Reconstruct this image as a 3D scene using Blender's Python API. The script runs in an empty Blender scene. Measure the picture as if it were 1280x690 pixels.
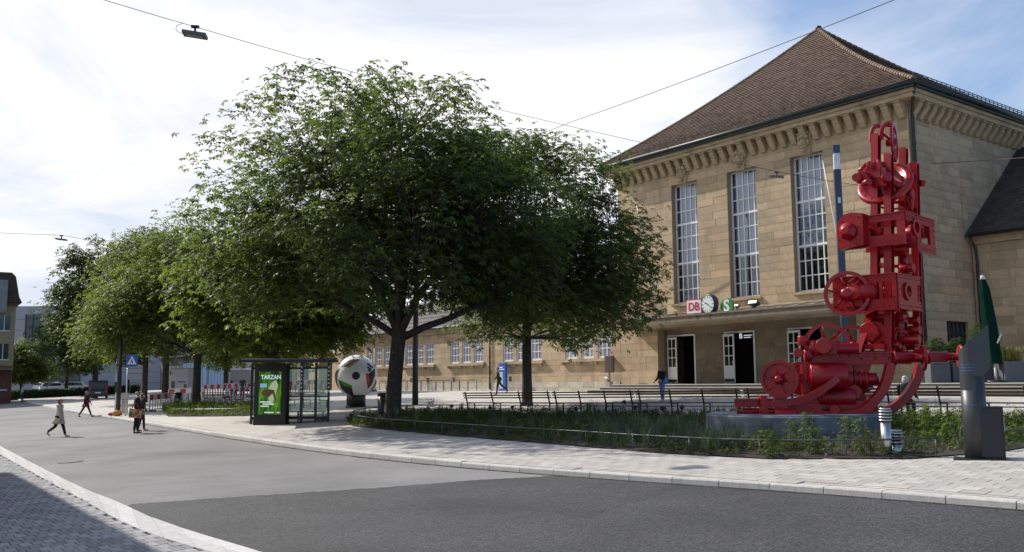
import bpy, bmesh, math, random
import numpy as np
from mathutils import Vector, Matrix, Euler
R = math.radians
scn = bpy.context.scene
col = scn.collection

# ------------------------------------------------------------------ camera, world, sun, exposure
FPX, HORIZON, ROLL, CAMZ = 1150.0, 480.0, 0.006, 2.486
PITCH = math.atan((HORIZON - 345) / FPX)
cam_d = bpy.data.cameras.new('camera'); cam = bpy.data.objects.new('camera', cam_d); col.objects.link(cam)
cam_d.sensor_width = 36; cam_d.lens = FPX / 1280 * 36; cam_d.clip_start = .1; cam_d.clip_end = 9000
cam.matrix_world = Matrix.Translation((0, 0, CAMZ)) @ Matrix.Rotation(math.pi/2 + PITCH, 4, 'X') @ Matrix.Rotation(-ROLL, 4, 'Z')
scn.camera = cam

SUN_EL, SUN_H = R(37), Vector((.795, -.607))           # SUN_H: the way the light travels over the ground
world = bpy.data.worlds.new('World'); scn.world = world; world.use_nodes = True
wn, wl = world.node_tree.nodes, world.node_tree.links
wn.clear()
def N(nodes, typ, **kw):
    n = nodes.new(typ)
    for k, v in kw.items():
        if k == 'inp':
            for a, b in v.items(): n.inputs[a].default_value = b
        else: setattr(n, k, v)
    return n
sky = N(wn, 'ShaderNodeTexSky', sky_type='NISHITA', sun_disc=False, sun_elevation=SUN_EL, sun_rotation=math.atan2(-SUN_H.x, -SUN_H.y))
sky.air_density = 1.0; sky.dust_density = 1.2; sky.ozone_density = 1.6
tc = N(wn, 'ShaderNodeTexCoord')
sep = N(wn, 'ShaderNodeSeparateXYZ'); wl.new(tc.outputs['Generated'], sep.inputs[0])
zz = N(wn, 'ShaderNodeMath', operation='MAXIMUM', inp={1: 0.0}); wl.new(sep.outputs['Z'], zz.inputs[0])
za = N(wn, 'ShaderNodeMath', operation='ADD', inp={1: .16}); wl.new(zz.outputs[0], za.inputs[0])
dx = N(wn, 'ShaderNodeMath', operation='DIVIDE'); wl.new(sep.outputs['X'], dx.inputs[0]); wl.new(za.outputs[0], dx.inputs[1])
dy = N(wn, 'ShaderNodeMath', operation='DIVIDE'); wl.new(sep.outputs['Y'], dy.inputs[0]); wl.new(za.outputs[0], dy.inputs[1])
cmb = N(wn, 'ShaderNodeCombineXYZ', inp={2: 3.7}); wl.new(dx.outputs[0], cmb.inputs[0]); wl.new(dy.outputs[0], cmb.inputs[1])
mpg = N(wn, 'ShaderNodeMapping', inp={1: (1.9, .4, 0), 3: (1.0, 1.0, 1)}); wl.new(cmb.outputs[0], mpg.inputs[0])
cn = N(wn, 'ShaderNodeTexNoise', noise_dimensions='3D', inp={'Scale': .62, 'Detail': 9.0, 'Roughness': .56, 'Distortion': .35}); wl.new(mpg.outputs[0], cn.inputs['Vector'])
cn2 = N(wn, 'ShaderNodeTexNoise', noise_dimensions='3D', inp={'Scale': .95, 'Detail': 6.0, 'Roughness': .6, 'Distortion': .6}); wl.new(mpg.outputs[0], cn2.inputs['Vector'])
# cloud bank: thick round the sun's side of the sky, breaking up steadily away from it
dtv = N(wn, 'ShaderNodeVectorMath', operation='DOT_PRODUCT', inp={1: (-.80, .60, 0)}); wl.new(tc.outputs['Generated'], dtv.inputs[0])
grad = N(wn, 'ShaderNodeMapRange', inp={1: -.45, 2: .62, 3: -.17, 4: .26}); wl.new(dtv.outputs['Value'], grad.inputs[0])
ca = N(wn, 'ShaderNodeMath', operation='ADD'); wl.new(cn.outputs['Fac'], ca.inputs[0]); wl.new(grad.outputs[0], ca.inputs[1])
cr = N(wn, 'ShaderNodeMapRange', interpolation_type='SMOOTHSTEP', inp={1: .44, 2: .64, 3: 0.0, 4: .97}); wl.new(ca.outputs[0], cr.inputs[0])
cc = N(wn, 'ShaderNodeMixRGB', inp={1: (6.1, 6.55, 7.5, 1), 2: (8.6, 8.6, 8.7, 1)})
crr = N(wn, 'ShaderNodeMapRange', inp={1: .40, 2: .57}); wl.new(cn2.outputs['Fac'], crr.inputs[0]); wl.new(crr.outputs[0], cc.inputs[0])
skb = N(wn, 'ShaderNodeMixRGB', blend_type='MULTIPLY', inp={0: 1.0, 2: (.98, 1.16, 1.34, 1)}); wl.new(sky.outputs[0], skb.inputs[1])
veil = N(wn, 'ShaderNodeMapRange', interpolation_type='SMOOTHSTEP', inp={1: -.55, 2: .35, 3: 0., 4: .36}); wl.new(dtv.outputs['Value'], veil.inputs[0])
vn = N(wn, 'ShaderNodeMapRange', inp={1: .36, 2: .66, 3: .35, 4: 1.75}); wl.new(cn2.outputs['Fac'], vn.inputs[0])
vm2 = N(wn, 'ShaderNodeMath', operation='MULTIPLY'); wl.new(veil.outputs[0], vm2.inputs[0]); wl.new(vn.outputs[0], vm2.inputs[1])
vmx = N(wn, 'ShaderNodeMath', operation='MAXIMUM'); wl.new(cr.outputs[0], vmx.inputs[0]); wl.new(vm2.outputs[0], vmx.inputs[1])
mx = N(wn, 'ShaderNodeMixRGB'); wl.new(vmx.outputs[0], mx.inputs[0]); wl.new(skb.outputs[0], mx.inputs[1]); wl.new(cc.outputs[0], mx.inputs[2])
bg = N(wn, 'ShaderNodeBackground', inp={1: .125}); wl.new(mx.outputs[0], bg.inputs[0])
wo = N(wn, 'ShaderNodeOutputWorld'); wl.new(bg.outputs[0], wo.inputs[0])

sun_d = bpy.data.lights.new('sun', 'SUN'); sun = bpy.data.objects.new('sun', sun_d); col.objects.link(sun)
sun_d.energy = 5.0; sun_d.angle = R(.53); sun_d.color = (1, .95, .87)
ld = Vector((SUN_H.x, SUN_H.y, 0)).normalized() * math.cos(SUN_EL); ld.z = -math.sin(SUN_EL)
sun.rotation_euler = ld.to_track_quat('-Z', 'Y').to_euler(); sun.location = (-40, 20, 60)
vs = scn.view_settings
vs.view_transform = 'Standard'; vs.look = 'None'; vs.gamma = 1; vs.use_curve_mapping = False; vs.exposure = 0.0
scn.cycles.max_bounces = 9; scn.cycles.diffuse_bounces = 6; scn.cycles.transparent_max_bounces = 12; scn.cycles.caustics_reflective = False; scn.cycles.caustics_refractive = False

# ------------------------------------------------------------------ ground maths
def softmin(a, b, k=.05):
    h = max(0., min(1., .5 + .5*(b - a)/k)); return b*(1-h) + a*h - k*h*(1-h)
def G(x, y): return softmin(max(.0415*x + .0323*y, -3.0), 2.0)
def ray(px, py):
    u, v = px - 640, 345 - py
    c, s = math.cos(ROLL), math.sin(ROLL); u, v = u*c + v*s, v*c - u*s
    return Vector((u, FPX*math.cos(PITCH) - v*math.sin(PITCH), v*math.cos(PITCH) + FPX*math.sin(PITCH)))/FPX
def gp(px, py):                                      # where a sight line meets the sloping ground
    d = ray(px, py); t = CAMZ/(.0415*d.x + .0323*d.y - d.z); p = d*t
    return Vector((p.x, p.y, G(p.x, p.y)))
def at(px, py, Y):
    d = ray(px, py); return d*(Y/d.y) + Vector((0, 0, CAMZ))
def onG(x, y, dz=0): return Vector((x, y, G(x, y) + dz))

# ------------------------------------------------------------------ mesh builder
class MB:
    def __init__(s): s.v, s.f, s.m, s.sm = [], [], [], []
    def add(s, vs, fs, mi=0, smooth=False):
        o = len(s.v); s.v += [tuple(v) for v in vs]
        for f in fs: s.f.append(tuple(i + o for i in f)); s.m.append(mi); s.sm.append(smooth)
        return s
    def box(s, c, d, M=None, mi=0):
        x, y, z = d[0]/2, d[1]/2, d[2]/2; c = Vector(c)
        vs = [Vector((a*x, b*y, e*z)) for e in (-1, 1) for b in (-1, 1) for a in (-1, 1)]
        vs = [c + (M @ v if M else v) for v in vs]
        return s.add(vs, [(0, 2, 3, 1), (4, 5, 7, 6), (0, 1, 5, 4), (2, 6, 7, 3), (0, 4, 6, 2), (1, 3, 7, 5)], mi)
    def bx(s, x0, x1, y0, y1, z0, z1, mi=0): return s.box(((x0+x1)/2, (y0+y1)/2, (z0+z1)/2), (x1-x0, y1-y0, z1-z0), None, mi)
    def tube(s, pts, rs, n=8, mi=0, smooth=True, cap=True, flat=None):
        pts = [Vector(p) for p in pts]
        if not hasattr(rs, '__len__'): rs = [rs]*len(pts)
        o = len(s.v); prev = None
        for i, p in enumerate(pts):
            t = (pts[min(i+1, len(pts)-1)] - pts[max(i-1, 0)]).normalized()
            if prev is None:
                a = Vector((0, 0, 1)) if abs(t.z) < .9 else Vector((1, 0, 0))
                nrm = t.cross(a).normalized()
            else: nrm = (prev - t*prev.dot(t)).normalized()
            prev = nrm; b = t.cross(nrm)
            for k in range(n):
                an = 2*math.pi*(k + (.5 if n == 4 else 0))/n
                q = rs[i]*(1.414 if n == 4 else 1)
                s.v.append(tuple(p + nrm*math.cos(an)*q + b*math.sin(an)*q*(flat or 1)))
        for i in range(len(pts)-1):
            for k in range(n):
                k2 = (k+1) % n
                s.f.append((o+i*n+k, o+i*n+k2, o+(i+1)*n+k2, o+(i+1)*n+k)); s.m.append(mi); s.sm.append(smooth and n > 4)
        if cap:
            s.f.append(tuple(o+k for k in range(n))[::-1]); s.m.append(mi); s.sm.append(False)
            e = o+(len(pts)-1)*n; s.f.append(tuple(e+k for k in range(n))); s.m.append(mi); s.sm.append(False)
        return s
    def cyl(s, p0, p1, r, r1=None, n=12, mi=0): return s.tube([p0, p1], [r, r if r1 is None else r1], n, mi)
    def lathe(s, prof, n=16, M=None, mi=0, smooth=True):
        M = M or Matrix.Identity(4); o = len(s.v)
        for (r, z) in prof:
            for k in range(n):
                a = 2*math.pi*k/n; s.v.append(tuple(M @ Vector((r*math.cos(a), r*math.sin(a), z))))
        for i in range(len(prof)-1):
            for k in range(n):
                k2 = (k+1) % n; s.f.append((o+i*n+k, o+i*n+k2, o+(i+1)*n+k2, o+(i+1)*n+k)); s.m.append(mi); s.sm.append(smooth)
        s.f.append(tuple(o+k for k in range(n))[::-1]); s.m.append(mi); s.sm.append(False)
        e = o+(len(prof)-1)*n; s.f.append(tuple(e+k for k in range(n))); s.m.append(mi); s.sm.append(False)
        return s
    def ring(s, M, Ro, Ri, h, n=28, mi=0):            # flat ring with thickness, axis = local z of M
        o = len(s.v)
        for (r, z) in ((Ri, -h/2), (Ro, -h/2), (Ro, h/2), (Ri, h/2)):
            for k in range(n):
                a = 2*math.pi*k/n; s.v.append(tuple(M @ Vector((r*math.cos(a), r*math.sin(a), z))))
        for i in range(4):
            j = (i+1) % 4
            for k in range(n):
                k2 = (k+1) % n; s.f.append((o+i*n+k, o+i*n+k2, o+j*n+k2, o+j*n+k)); s.m.append(mi); s.sm.append(False)
        return s
    def prism(s, poly, h0, h1, M=None, mi=0):         # polygon in local xy extruded along local z
        M = M or Matrix.Identity(4); n = len(poly)
        vs = [M @ Vector((x, y, h0)) for x, y in poly] + [M @ Vector((x, y, h1)) for x, y in poly]
        fs = [tuple(range(n))[::-1], tuple(range(n, 2*n))] + [(i, (i+1) % n, n+(i+1) % n, n+i) for i in range(n)]
        return s.add(vs, fs, mi)
    def sph(s, c, r, n=12, m=8, sc=(1, 1, 1), M=None, mi=0):
        c = Vector(c); o = len(s.v)
        for i in range(m+1):
            th = math.pi*i/m
            for k in range(n):
                a = 2*math.pi*k/n; q = Vector((math.sin(th)*math.cos(a)*sc[0], math.sin(th)*math.sin(a)*sc[1], math.cos(th)*sc[2]))*r
                s.v.append(tuple(c + (M @ q if M else q)))
        for i in range(m):
            for k in range(n):
                k2 = (k+1) % n; s.f.append((o+i*n+k, o+(i+1)*n+k, o+(i+1)*n+k2, o+i*n+k2)); s.m.append(mi); s.sm.append(True)
        return s
    def mesh(s, name, mats):
        me = bpy.data.meshes.new(name); me.from_pydata(s.v, [], s.f)
        for m in (mats if isinstance(mats, (list, tuple)) else [mats]): me.materials.append(m)
        me.polygons.foreach_set('material_index', s.m); me.polygons.foreach_set('use_smooth', s.sm); me.update()
        return me
    def build(s, name, mats, parent=None, **kw): return link(name, s.mesh(name, mats), parent, **kw)
def link(name, data, parent=None, loc=None, rot=None, scale=None):
    o = bpy.data.objects.new(name, data); col.objects.link(o)
    if parent: o.parent = parent
    if loc is not None: o.location = loc
    if rot is not None: o.rotation_euler = rot
    if scale is not None: o.scale = scale
    return o
def tag(o, label=None, cat=None, group=None, kind=None):
    for k, v in (('label', label), ('category', cat), ('group', group), ('kind', kind)):
        if v: o[k] = v
    return o
def thing(name, label, cat, loc=(0, 0, 0), rz=0, group=None):
    o = link(name, None, None, loc, (0, 0, rz)); o.empty_display_size = .2
    return tag(o, label, cat, group)
def kids(o): return [c for c in bpy.data.objects if c.parent is o]
KIDS = {}
def copy_tree(o, parent=None, tree=None):
    if tree is None:
        tree = {}
        for c in bpy.data.objects:
            if c.parent: tree.setdefault(c.parent.name, []).append(c)
    c = o.copy(); col.objects.link(c)
    if parent: c.parent = parent
    for ch in tree.get(o.name, []): copy_tree(ch, c, tree)
    return c
def Mat(loc, ax_x, ax_z):                             # frame with local x near ax_x and local z = ax_z
    z = Vector(ax_z).normalized(); x = Vector(ax_x); x = (x - z*x.dot(z)).normalized(); y = z.cross(x)
    m = Matrix((x, y, z)).transposed().to_4x4(); m.translation = Vector(loc); return m

# ------------------------------------------------------------------ materials
def mat(name, c, rough=.7, metal=0., var=.12, scale=2., bump=0., bscale=20., rand=0., coat=0., spec=.5, dirt=None, detail=6., hue=None):
    m = bpy.data.materials.new(name); m.use_nodes = True; n, l = m.node_tree.nodes, m.node_tree.links
    b = n['Principled BSDF']; b.inputs['Roughness'].default_value = rough; b.inputs['Metallic'].default_value = metal
    b.inputs['Coat Weight'].default_value = coat; b.inputs['Coat Roughness'].default_value = .12; b.inputs['Specular IOR Level'].default_value = spec
    t = N(n, 'ShaderNodeTexCoord'); src = t.outputs['Object']
    nz = N(n, 'ShaderNodeTexNoise', inp={'Scale': scale, 'Detail': detail, 'Roughness': .62}); l.new(src, nz.inputs['Vector'])
    mr = N(n, 'ShaderNodeMapRange', inp={1: .3, 2: .7, 3: 1-var, 4: 1+var}); l.new(nz.outputs['Fac'], mr.inputs[0])
    val = mr.outputs[0]
    if rand:
        oi = N(n, 'ShaderNodeObjectInfo'); ge = N(n, 'ShaderNodeNewGeometry')
        ad = N(n, 'ShaderNodeMath', operation='ADD'); l.new(oi.outputs['Random'], ad.inputs[0]); l.new(ge.outputs['Random Per Island'], ad.inputs[1])
        fr = N(n, 'ShaderNodeMath', operation='FRACT'); l.new(ad.outputs[0], fr.inputs[0])
        r2 = N(n, 'ShaderNodeMapRange', inp={1: 0., 2: 1., 3: 1-rand, 4: 1+rand}); l.new(fr.outputs[0], r2.inputs[0])
        mu = N(n, 'ShaderNodeMath', operation='MULTIPLY'); l.new(val, mu.inputs[0]); l.new(r2.outputs[0], mu.inputs[1]); val = mu.outputs[0]
    base = N(n, 'ShaderNodeRGB'); base.outputs[0].default_value = (*c, 1); cur = base.outputs[0]
    if hue is not None and rand:                      # a second tone some pieces take
        h1 = N(n, 'ShaderNodeMapRange', inp={1: .55, 2: 1., 3: 0., 4: .9}); 
        sc = N(n, 'ShaderNodeMath', operation='MULTIPLY', inp={1: 7.31}); l.new(fr.outputs[0], sc.inputs[0])
        f2 = N(n, 'ShaderNodeMath', operation='FRACT'); l.new(sc.outputs[0], f2.inputs[0]); l.new(f2.outputs[0], h1.inputs[0])
        hm = N(n, 'ShaderNodeMixRGB', inp={2: (*hue, 1)}); l.new(h1.outputs[0], hm.inputs[0]); l.new(cur, hm.inputs[1]); cur = hm.outputs[0]
    if dirt:                                          # stains: (colour, scale vector, threshold, strength)
        mp = N(n, 'ShaderNodeMapping', inp={3: dirt[1]}); l.new(src, mp.inputs[0])
        dn = N(n, 'ShaderNodeTexNoise', inp={'Scale': 1., 'Detail': 7., 'Roughness': .65}); l.new(mp.outputs[0], dn.inputs['Vector'])
        dr = N(n, 'ShaderNodeMapRange', inp={1: dirt[2], 2: dirt[2]+.22, 3: 0., 4: dirt[3]}); l.new(dn.outputs['Fac'], dr.inputs[0])
        dm = N(n, 'ShaderNodeMixRGB', inp={2: (*dirt[0], 1)}); l.new(dr.outputs[0], dm.inputs[0]); l.new(cur, dm.inputs[1]); cur = dm.outputs[0]
    vm = N(n, 'ShaderNodeVectorMath', operation='SCALE'); l.new(cur, vm.inputs[0]); l.new(val, vm.inputs['Scale'])
    l.new(vm.outputs[0], b.inputs['Base Color'])
    if bump:
        bn = N(n, 'ShaderNodeTexNoise', inp={'Scale': bscale, 'Detail': 4.}); l.new(src, bn.inputs['Vector'])
        bp = N(n, 'ShaderNodeBump', inp={'Strength': bump, 'Distance': .02}); l.new(bn.outputs['Fac'], bp.inputs['Height']); l.new(bp.outputs[0], b.inputs['Normal'])
    return m
def glass(name, tint=(.9, .95, .95), alpha=.25, rough=.03):
    m = bpy.data.materials.new(name); m.use_nodes = True; n, l = m.node_tree.nodes, m.node_tree.links
    n.clear(); o = N(n, 'ShaderNodeOutputMaterial'); mixs = N(n, 'ShaderNodeMixShader')
    lw = N(n, 'ShaderNodeLayerWeight', inp={0: .5}); pw_ = N(n, 'ShaderNodeMath', operation='POWER', inp={1: 4.}); l.new(lw.outputs['Facing'], pw_.inputs[0])
    ad = N(n, 'ShaderNodeMath', operation='MULTIPLY_ADD', inp={1: .85, 2: .04 + alpha}); l.new(pw_.outputs[0], ad.inputs[0])
    tr = N(n, 'ShaderNodeBsdfTransparent', inp={0: (*tint, 1)}); gl = N(n, 'ShaderNodeBsdfGlossy', inp={0: (.9, .92, .95, 1), 1: rough})
    l.new(ad.outputs[0], mixs.inputs[0]); l.new(tr.outputs[0], mixs.inputs[1]); l.new(gl.outputs[0], mixs.inputs[2]); l.new(mixs.outputs[0], o.inputs[0])
    return m
def leafmat(name, c1, c2, trans=.4, tcol=(.25, .38, .05)):
    m = bpy.data.materials.new(name); m.use_nodes = True; n, l = m.node_tree.nodes, m.node_tree.links
    n.clear(); o = N(n, 'ShaderNodeOutputMaterial')
    ge = N(n, 'ShaderNodeNewGeometry'); mixc = N(n, 'ShaderNodeMixRGB', inp={1: (*c1, 1), 2: (*c2, 1)}); l.new(ge.outputs['Random Per Island'], mixc.inputs[0])
    df = N(n, 'ShaderNodeBsdfPrincipled', inp={'Roughness': .55, 'Specular IOR Level': .22}); l.new(mixc.outputs[0], df.inputs['Base Color'])
    tr = N(n, 'ShaderNodeBsdfTranslucent', inp={0: (*tcol, 1)})
    ms = N(n, 'ShaderNodeMixShader', inp={0: trans}); l.new(df.outputs[0], ms.inputs[1]); l.new(tr.outputs[0], ms.inputs[2]); l.new(ms.outputs[0], o.inputs[0])
    return m
def emit(name, c, s=1.):
    m = bpy.data.materials.new(name); m.use_nodes = True; n, l = m.node_tree.nodes, m.node_tree.links
    b = n['Principled BSDF']; b.inputs['Base Color'].default_value = (*c, 1); b.inputs['Emission Color'].default_value = (*c, 1); b.inputs['Emission Strength'].default_value = s; b.inputs['Roughness'].default_value = .3
    return m
STONE = mat('sandstone', (.455, .345, .222), .85, var=.13, scale=1.3, bump=.25, bscale=14, rand=.17, hue=(.50, .35, .215), dirt=((.25, .195, .135), (.9, .9, .16), .52, .62))
STONE_GRIMY = mat('grimy_sandstone', (.23, .18, .125), .88, var=.2, scale=1.3, bump=.25, bscale=14, rand=.16, dirt=((.12, .095, .07), (.9, .9, .2), .5, .6))  # sandstone darkened for the porch: its shade is put into the colour, stains on top
STONE_TRIM = mat('sandstone_trim', (.44, .34, .215), .85, var=.2, scale=2.5, bump=.25, bscale=12, dirt=((.17, .14, .10), (.8, .8, .35), .5, .65))
MORTAR = mat('mortar', (.30, .235, .16), .95, var=.1)
PLINTH_ST = mat('plinth_stone', (.50, .45, .38), .9, var=.22, scale=4, bump=.5, bscale=16, rand=.14)
TILE = mat('roof_tile', (.115, .070, .050), .8, var=.2, scale=3, bump=.3, bscale=30, rand=.22, dirt=((.07, .07, .05), (.35, .35, .35), .56, .5))
HIPT = mat('hip_tile', (.23, .165, .12), .85, var=.2, rand=.2)
WFRAME = mat('white_paint', (.78, .79, .80), .5, var=.05)
WGLASS = mat('window_glass', (.035, .042, .055), .12, var=.15, scale=.7, spec=.8)
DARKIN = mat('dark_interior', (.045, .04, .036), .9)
CURTAIN = mat('pale_blind', (.76, .77, .80), .8, var=.12, scale=1.0)
GUTTER = mat('dark_metal', (.03, .036, .036), .45, metal=.3, var=.2)
LEAD = mat('canopy_lead', (.40, .37, .32), .75, var=.2, scale=2.2, dirt=((.20, .18, .14), (.5, 2.5, 1), .55, .7))
STEEL = mat('brushed_steel', (.55, .56, .57), .3, metal=1., var=.1)
ANTH = mat('anthracite_paint', (.017, .019, .024), .42, var=.1)
BLACK = mat('black_paint', (.012, .013, .014), .35, var=.1)
NAVY = mat('navy_paint', (.028, .04, .075), .35, var=.08, coat=.2)
RED = mat('red_paint', (.31, .0035, .010), .32, var=.14, scale=3.5, coat=.08, spec=.42, bump=.14, bscale=9, dirt=((.13, .006, .009), (1.6, 1.6, .9), .55, .55))
CONC = mat('blue_grey_concrete', (.13, .155, .185), .8, var=.2, scale=3, bump=.2, bscale=30, dirt=((.07, .08, .09), (.8, .8, 2.5), .52, .6))
WHITE = mat('white_plastic', (.80, .80, .80), .4, var=.04)
SOIL = mat('soil', (.045, .034, .024), .95, var=.35, scale=5, bump=.8, bscale=14)
BARK = mat('bark', (.060, .048, .037), .95, var=.5, scale=9, bump=1., bscale=22, dirt=((.03, .028, .02), (9, 9, 1.6), .48, .8))
WOOD = mat('weathered_wood', (.125, .075, .045), .65, var=.25, scale=6)
TXTW = mat('lettering_white', (.82, .82, .82), .5, var=.02)
# ------------------------------------------------------------------ ground, road, plaza
ASPH_OLD = mat('worn_asphalt', (.212, .204, .199), .9, var=.2, scale=.32, bump=.25, bscale=60, detail=10, dirt=((.13, .125, .122), (.16, .34, 1), .50, .75))
ASPH_NEW = mat('coarse_asphalt', (.043, .0425, .0445), .82, var=.3, scale=.35, bump=.6, bscale=45, detail=3, dirt=((.024, .024, .025), (.22, .3, 1), .5, .7))
def speckle(m, scale, lo, hi):                        # pale chippings in the asphalt
    n, l = m.node_tree.nodes, m.node_tree.links; b = n['Principled BSDF']; src = b.inputs['Base Color'].links[0].from_socket
    t = N(n, 'ShaderNodeTexCoord'); v = N(n, 'ShaderNodeTexVoronoi', inp={'Scale': scale}); l.new(t.outputs['Object'], v.inputs['Vector'])
    s = N(n, 'ShaderNodeSeparateXYZ'); l.new(v.outputs['Color'], s.inputs[0])
    r = N(n, 'ShaderNodeMapRange', inp={1: 0., 2: 1., 3: lo, 4: hi}); l.new(s.outputs[0], r.inputs[0])
    q = N(n, 'ShaderNodeVectorMath', operation='SCALE'); l.new(src, q.inputs[0]); l.new(r.outputs[0], q.inputs['Scale']); l.new(q.outputs[0], b.inputs['Base Color'])
speckle(ASPH_NEW, 42, .35, 1.9); speckle(ASPH_OLD, 60, .85, 1.16)
EARTH = mat('far_ground', (.20, .19, .17), .95, var=.2, scale=.1)
PLAZA = mat('pale_paving', (.56, .525, .475), .85, var=.10, scale=.5, bump=.1, bscale=12, dirt=((.36, .33, .29), (.3, .3, .3), .58, .5))
def jointed(m, bw, bh, rz, dark=.6):                  # joints too far away to tell apart
    n, l = m.node_tree.nodes, m.node_tree.links; b = n['Principled BSDF']; src = b.inputs['Base Color'].links[0].from_socket
    t = N(n, 'ShaderNodeTexCoord'); mp = N(n, 'ShaderNodeMapping', inp={2: (0, 0, rz)}); l.new(t.outputs['Object'], mp.inputs[0])
    k = N(n, 'ShaderNodeTexBrick', inp={'Color1': (1, 1, 1, 1), 'Color2': (.84, .84, .85, 1), 'Mortar': (dark, dark, dark, 1), 'Scale': 1., 'Mortar Size': .012, 'Brick Width': bw, 'Row Height': bh}); l.new(mp.outputs[0], k.inputs['Vector'])
    q = N(n, 'ShaderNodeMixRGB', blend_type='MULTIPLY', inp={0: 1.}); l.new(src, q.inputs[1]); l.new(k.outputs[0], q.inputs[2]); l.new(q.outputs[0], b.inputs['Base Color'])
jointed(PLAZA, .6, .3, R(53))
SLAB = mat('pale_slab', (.455, .425, .385), .85, var=.10, scale=3, bump=.12, bscale=30, rand=.13, hue=(.41, .37, .33))
KERBM = mat('kerb_granite', (.53, .505, .47), .85, var=.14, scale=9, bump=.25, bscale=40, rand=.08)
BANDM = mat('gutter_concrete', (.54, .52, .50), .88, var=.12, scale=5, bump=.2, bscale=40, rand=.12)
PAVER = mat('grey_paver', (.27, .262, .27), .82, var=.16, scale=6, bump=.3, bscale=40, rand=.26, hue=(.30, .27, .26))
JOINT = mat('paver_joint', (.03, .028, .027), .95)

KERB = [(17, 3.6), (12, 8.95), (9.5, 11.5), (7.41, 13.64), (4.95, 16.19), (2.48, 18.36), (-.76, 21.52), (-4.45, 25.78), (-9.75, 33.3), (-15.35, 41.9), (-24.4, 55.5), (-34, 70), (-44, 86), (-54, 102), (-60, 112)]
def resample(P, step):
    out = [Vector(P[0])]; acc = 0.
    for a, b in zip(P, P[1:]):
        a, b = Vector(a), Vector(b); L = (b-a).length; t = step - acc
        while t <= L: out.append(a + (b-a)*(t/L)); t += step
        acc = (acc + L) % step if True else 0
        acc = L - (t - step)
    return out
def smooth_poly(P, it=2):
    P = [Vector(p) for p in P]
    for _ in range(it):
        Q = [P[0]]
        for a, b in zip(P, P[1:]): Q += [a*.75 + b*.25, a*.25 + b*.75]
        P = Q + [P[-1]]
    return P
KS = smooth_poly(KERB)
ROAD_DZ = -.13
# terrain: one sheet out to the horizon
def axis(a, b, s, far):
    v = list(np.arange(a, b + .01, s)); return [-f for f in far[::-1]] + v + far
xs = axis(-90, 90, 6, [130, 220, 500, 1500, 5000]); ys = axis(-60, 180, 6, [])
ys = [-5000, -800, -200] + ys + [240, 400, 900, 2500, 6000]
t = MB(); nx = len(xs)
t.v = [(x, y, (.0415*x + .0323*y if -3 < .0415*x + .0323*y < 2 else G(x, y)) - .30) for y in ys for x in xs]
t.f = [(j*nx+i, j*nx+i+1, (j+1)*nx+i+1, (j+1)*nx+i) for j in range(len(ys)-1) for i in range(nx-1)]
t.m = [0]*len(t.f); t.sm = [True]*len(t.f)
tag(t.build('ground', EARTH), kind='structure')
# plaza: from the kerb back to the station and beyond
p = MB(); KO = [k for k in KS]; ns = 34
back = Vector((.8, .6))
def offset(P, d):
    out = []
    for i, q in enumerate(P):
        tg = (P[min(i+1, len(P)-1)] - P[max(i-1, 0)]).normalized(); out.append(q + Vector((tg.y, -tg.x))*d)
    return out
KIN = offset(KS, .30)                                  # back edge of the kerb stones
steps_t = [0, .5, 1, 1.5, 2.2, 3, 4, 5, 6.5, 8, 10, 12, 14, 16, 18, 20, 22, 24, 26, 28, 30, 32, 34, 36, 39, 42, 46, 50, 56, 64, 75, 95]
for k in KIN:
    for s in steps_t: p.v.append(tuple(onG(k.x + back.x*s, k.y + back.y*s, -.012)))
m_ = len(steps_t)
for i in range(len(KIN)-1):
    for j in range(m_-1): p.f.append((i*m_+j, i*m_+j+1, (i+1)*m_+j+1, (i+1)*m_+j)); p.m.append(0); p.sm.append(True)
tag(p.build('plaza', PLAZA), kind='structure')
# road: sloping sheet left of the kerb
def planar(poly, dz): return [(q[0], q[1], .0415*q[0] + .0323*q[1] + dz) for q in poly]
r = MB(); poly = [(k.x, k.y) for k in KS] + [(-75, 128), (-105, 128), (-75, 70), (-30, 30), (-20, 3), (0, -12)]
r.add(planar(poly, ROAD_DZ), [tuple(range(len(poly)))]); tag(r.build('road', ASPH_OLD), kind='structure')
band_o = [gp(*q).xy for q in [(-170, 483.5+20), (0, 553.7), (97, 602), (156, 623), (194, 642), (359, 689), (470, 716)]]
band_o[0] = band_o[1] + (band_o[1]-band_o[2])*2.2
band_o = smooth_poly(band_o)
_s = [gp(*q).xy for q in [(165, 622), (300, 613), (500, 600), (600, 592), (690, 587.5)]]; _r = random.Random(3); seam = [_s[0]]
for a, b in zip(_s, _s[1:]):
    for k in range(1, 25): p_ = a.lerp(b, k/24); seam.append(p_ + Vector((_r.uniform(-.02, .02), _r.uniform(-.05, .05))))
cut = [q for q in band_o if q.y < seam[0].y]
kn = [k for k in KS if k.y < seam[-1].y]
poly = [tuple(q) for q in seam] + [(k.x-.02, k.y-.02) for k in kn[::-1]] + [(0, -12)] + [tuple(q) for q in cut[::-1]]
r = MB(); r.add(planar(poly, ROAD_DZ + .006), [tuple(range(len(poly)))]); tag(r.build('road_patch', ASPH_NEW), kind='structure')
jq = MB(); KJ = resample([tuple(k) for k in KS if k.y < 70], .5); rj = random.Random(9)  # thin dark strip of uneven width on the road along the kerb
for a, b in zip(KJ, KJ[1:]):
    d = (b-a).normalized(); n2 = Vector((d.y, -d.x)); w1, w2 = rj.uniform(.04, .09), rj.uniform(.04, .09); jq.add(planar([a, b, b - n2*w2, a - n2*w1], ROAD_DZ + .012), [(0, 1, 2, 3)])
tag(jq.build('gutter_joint', mat('bitumen_joint', (.022, .021, .02), .9, var=.3)), kind='structure')
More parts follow.
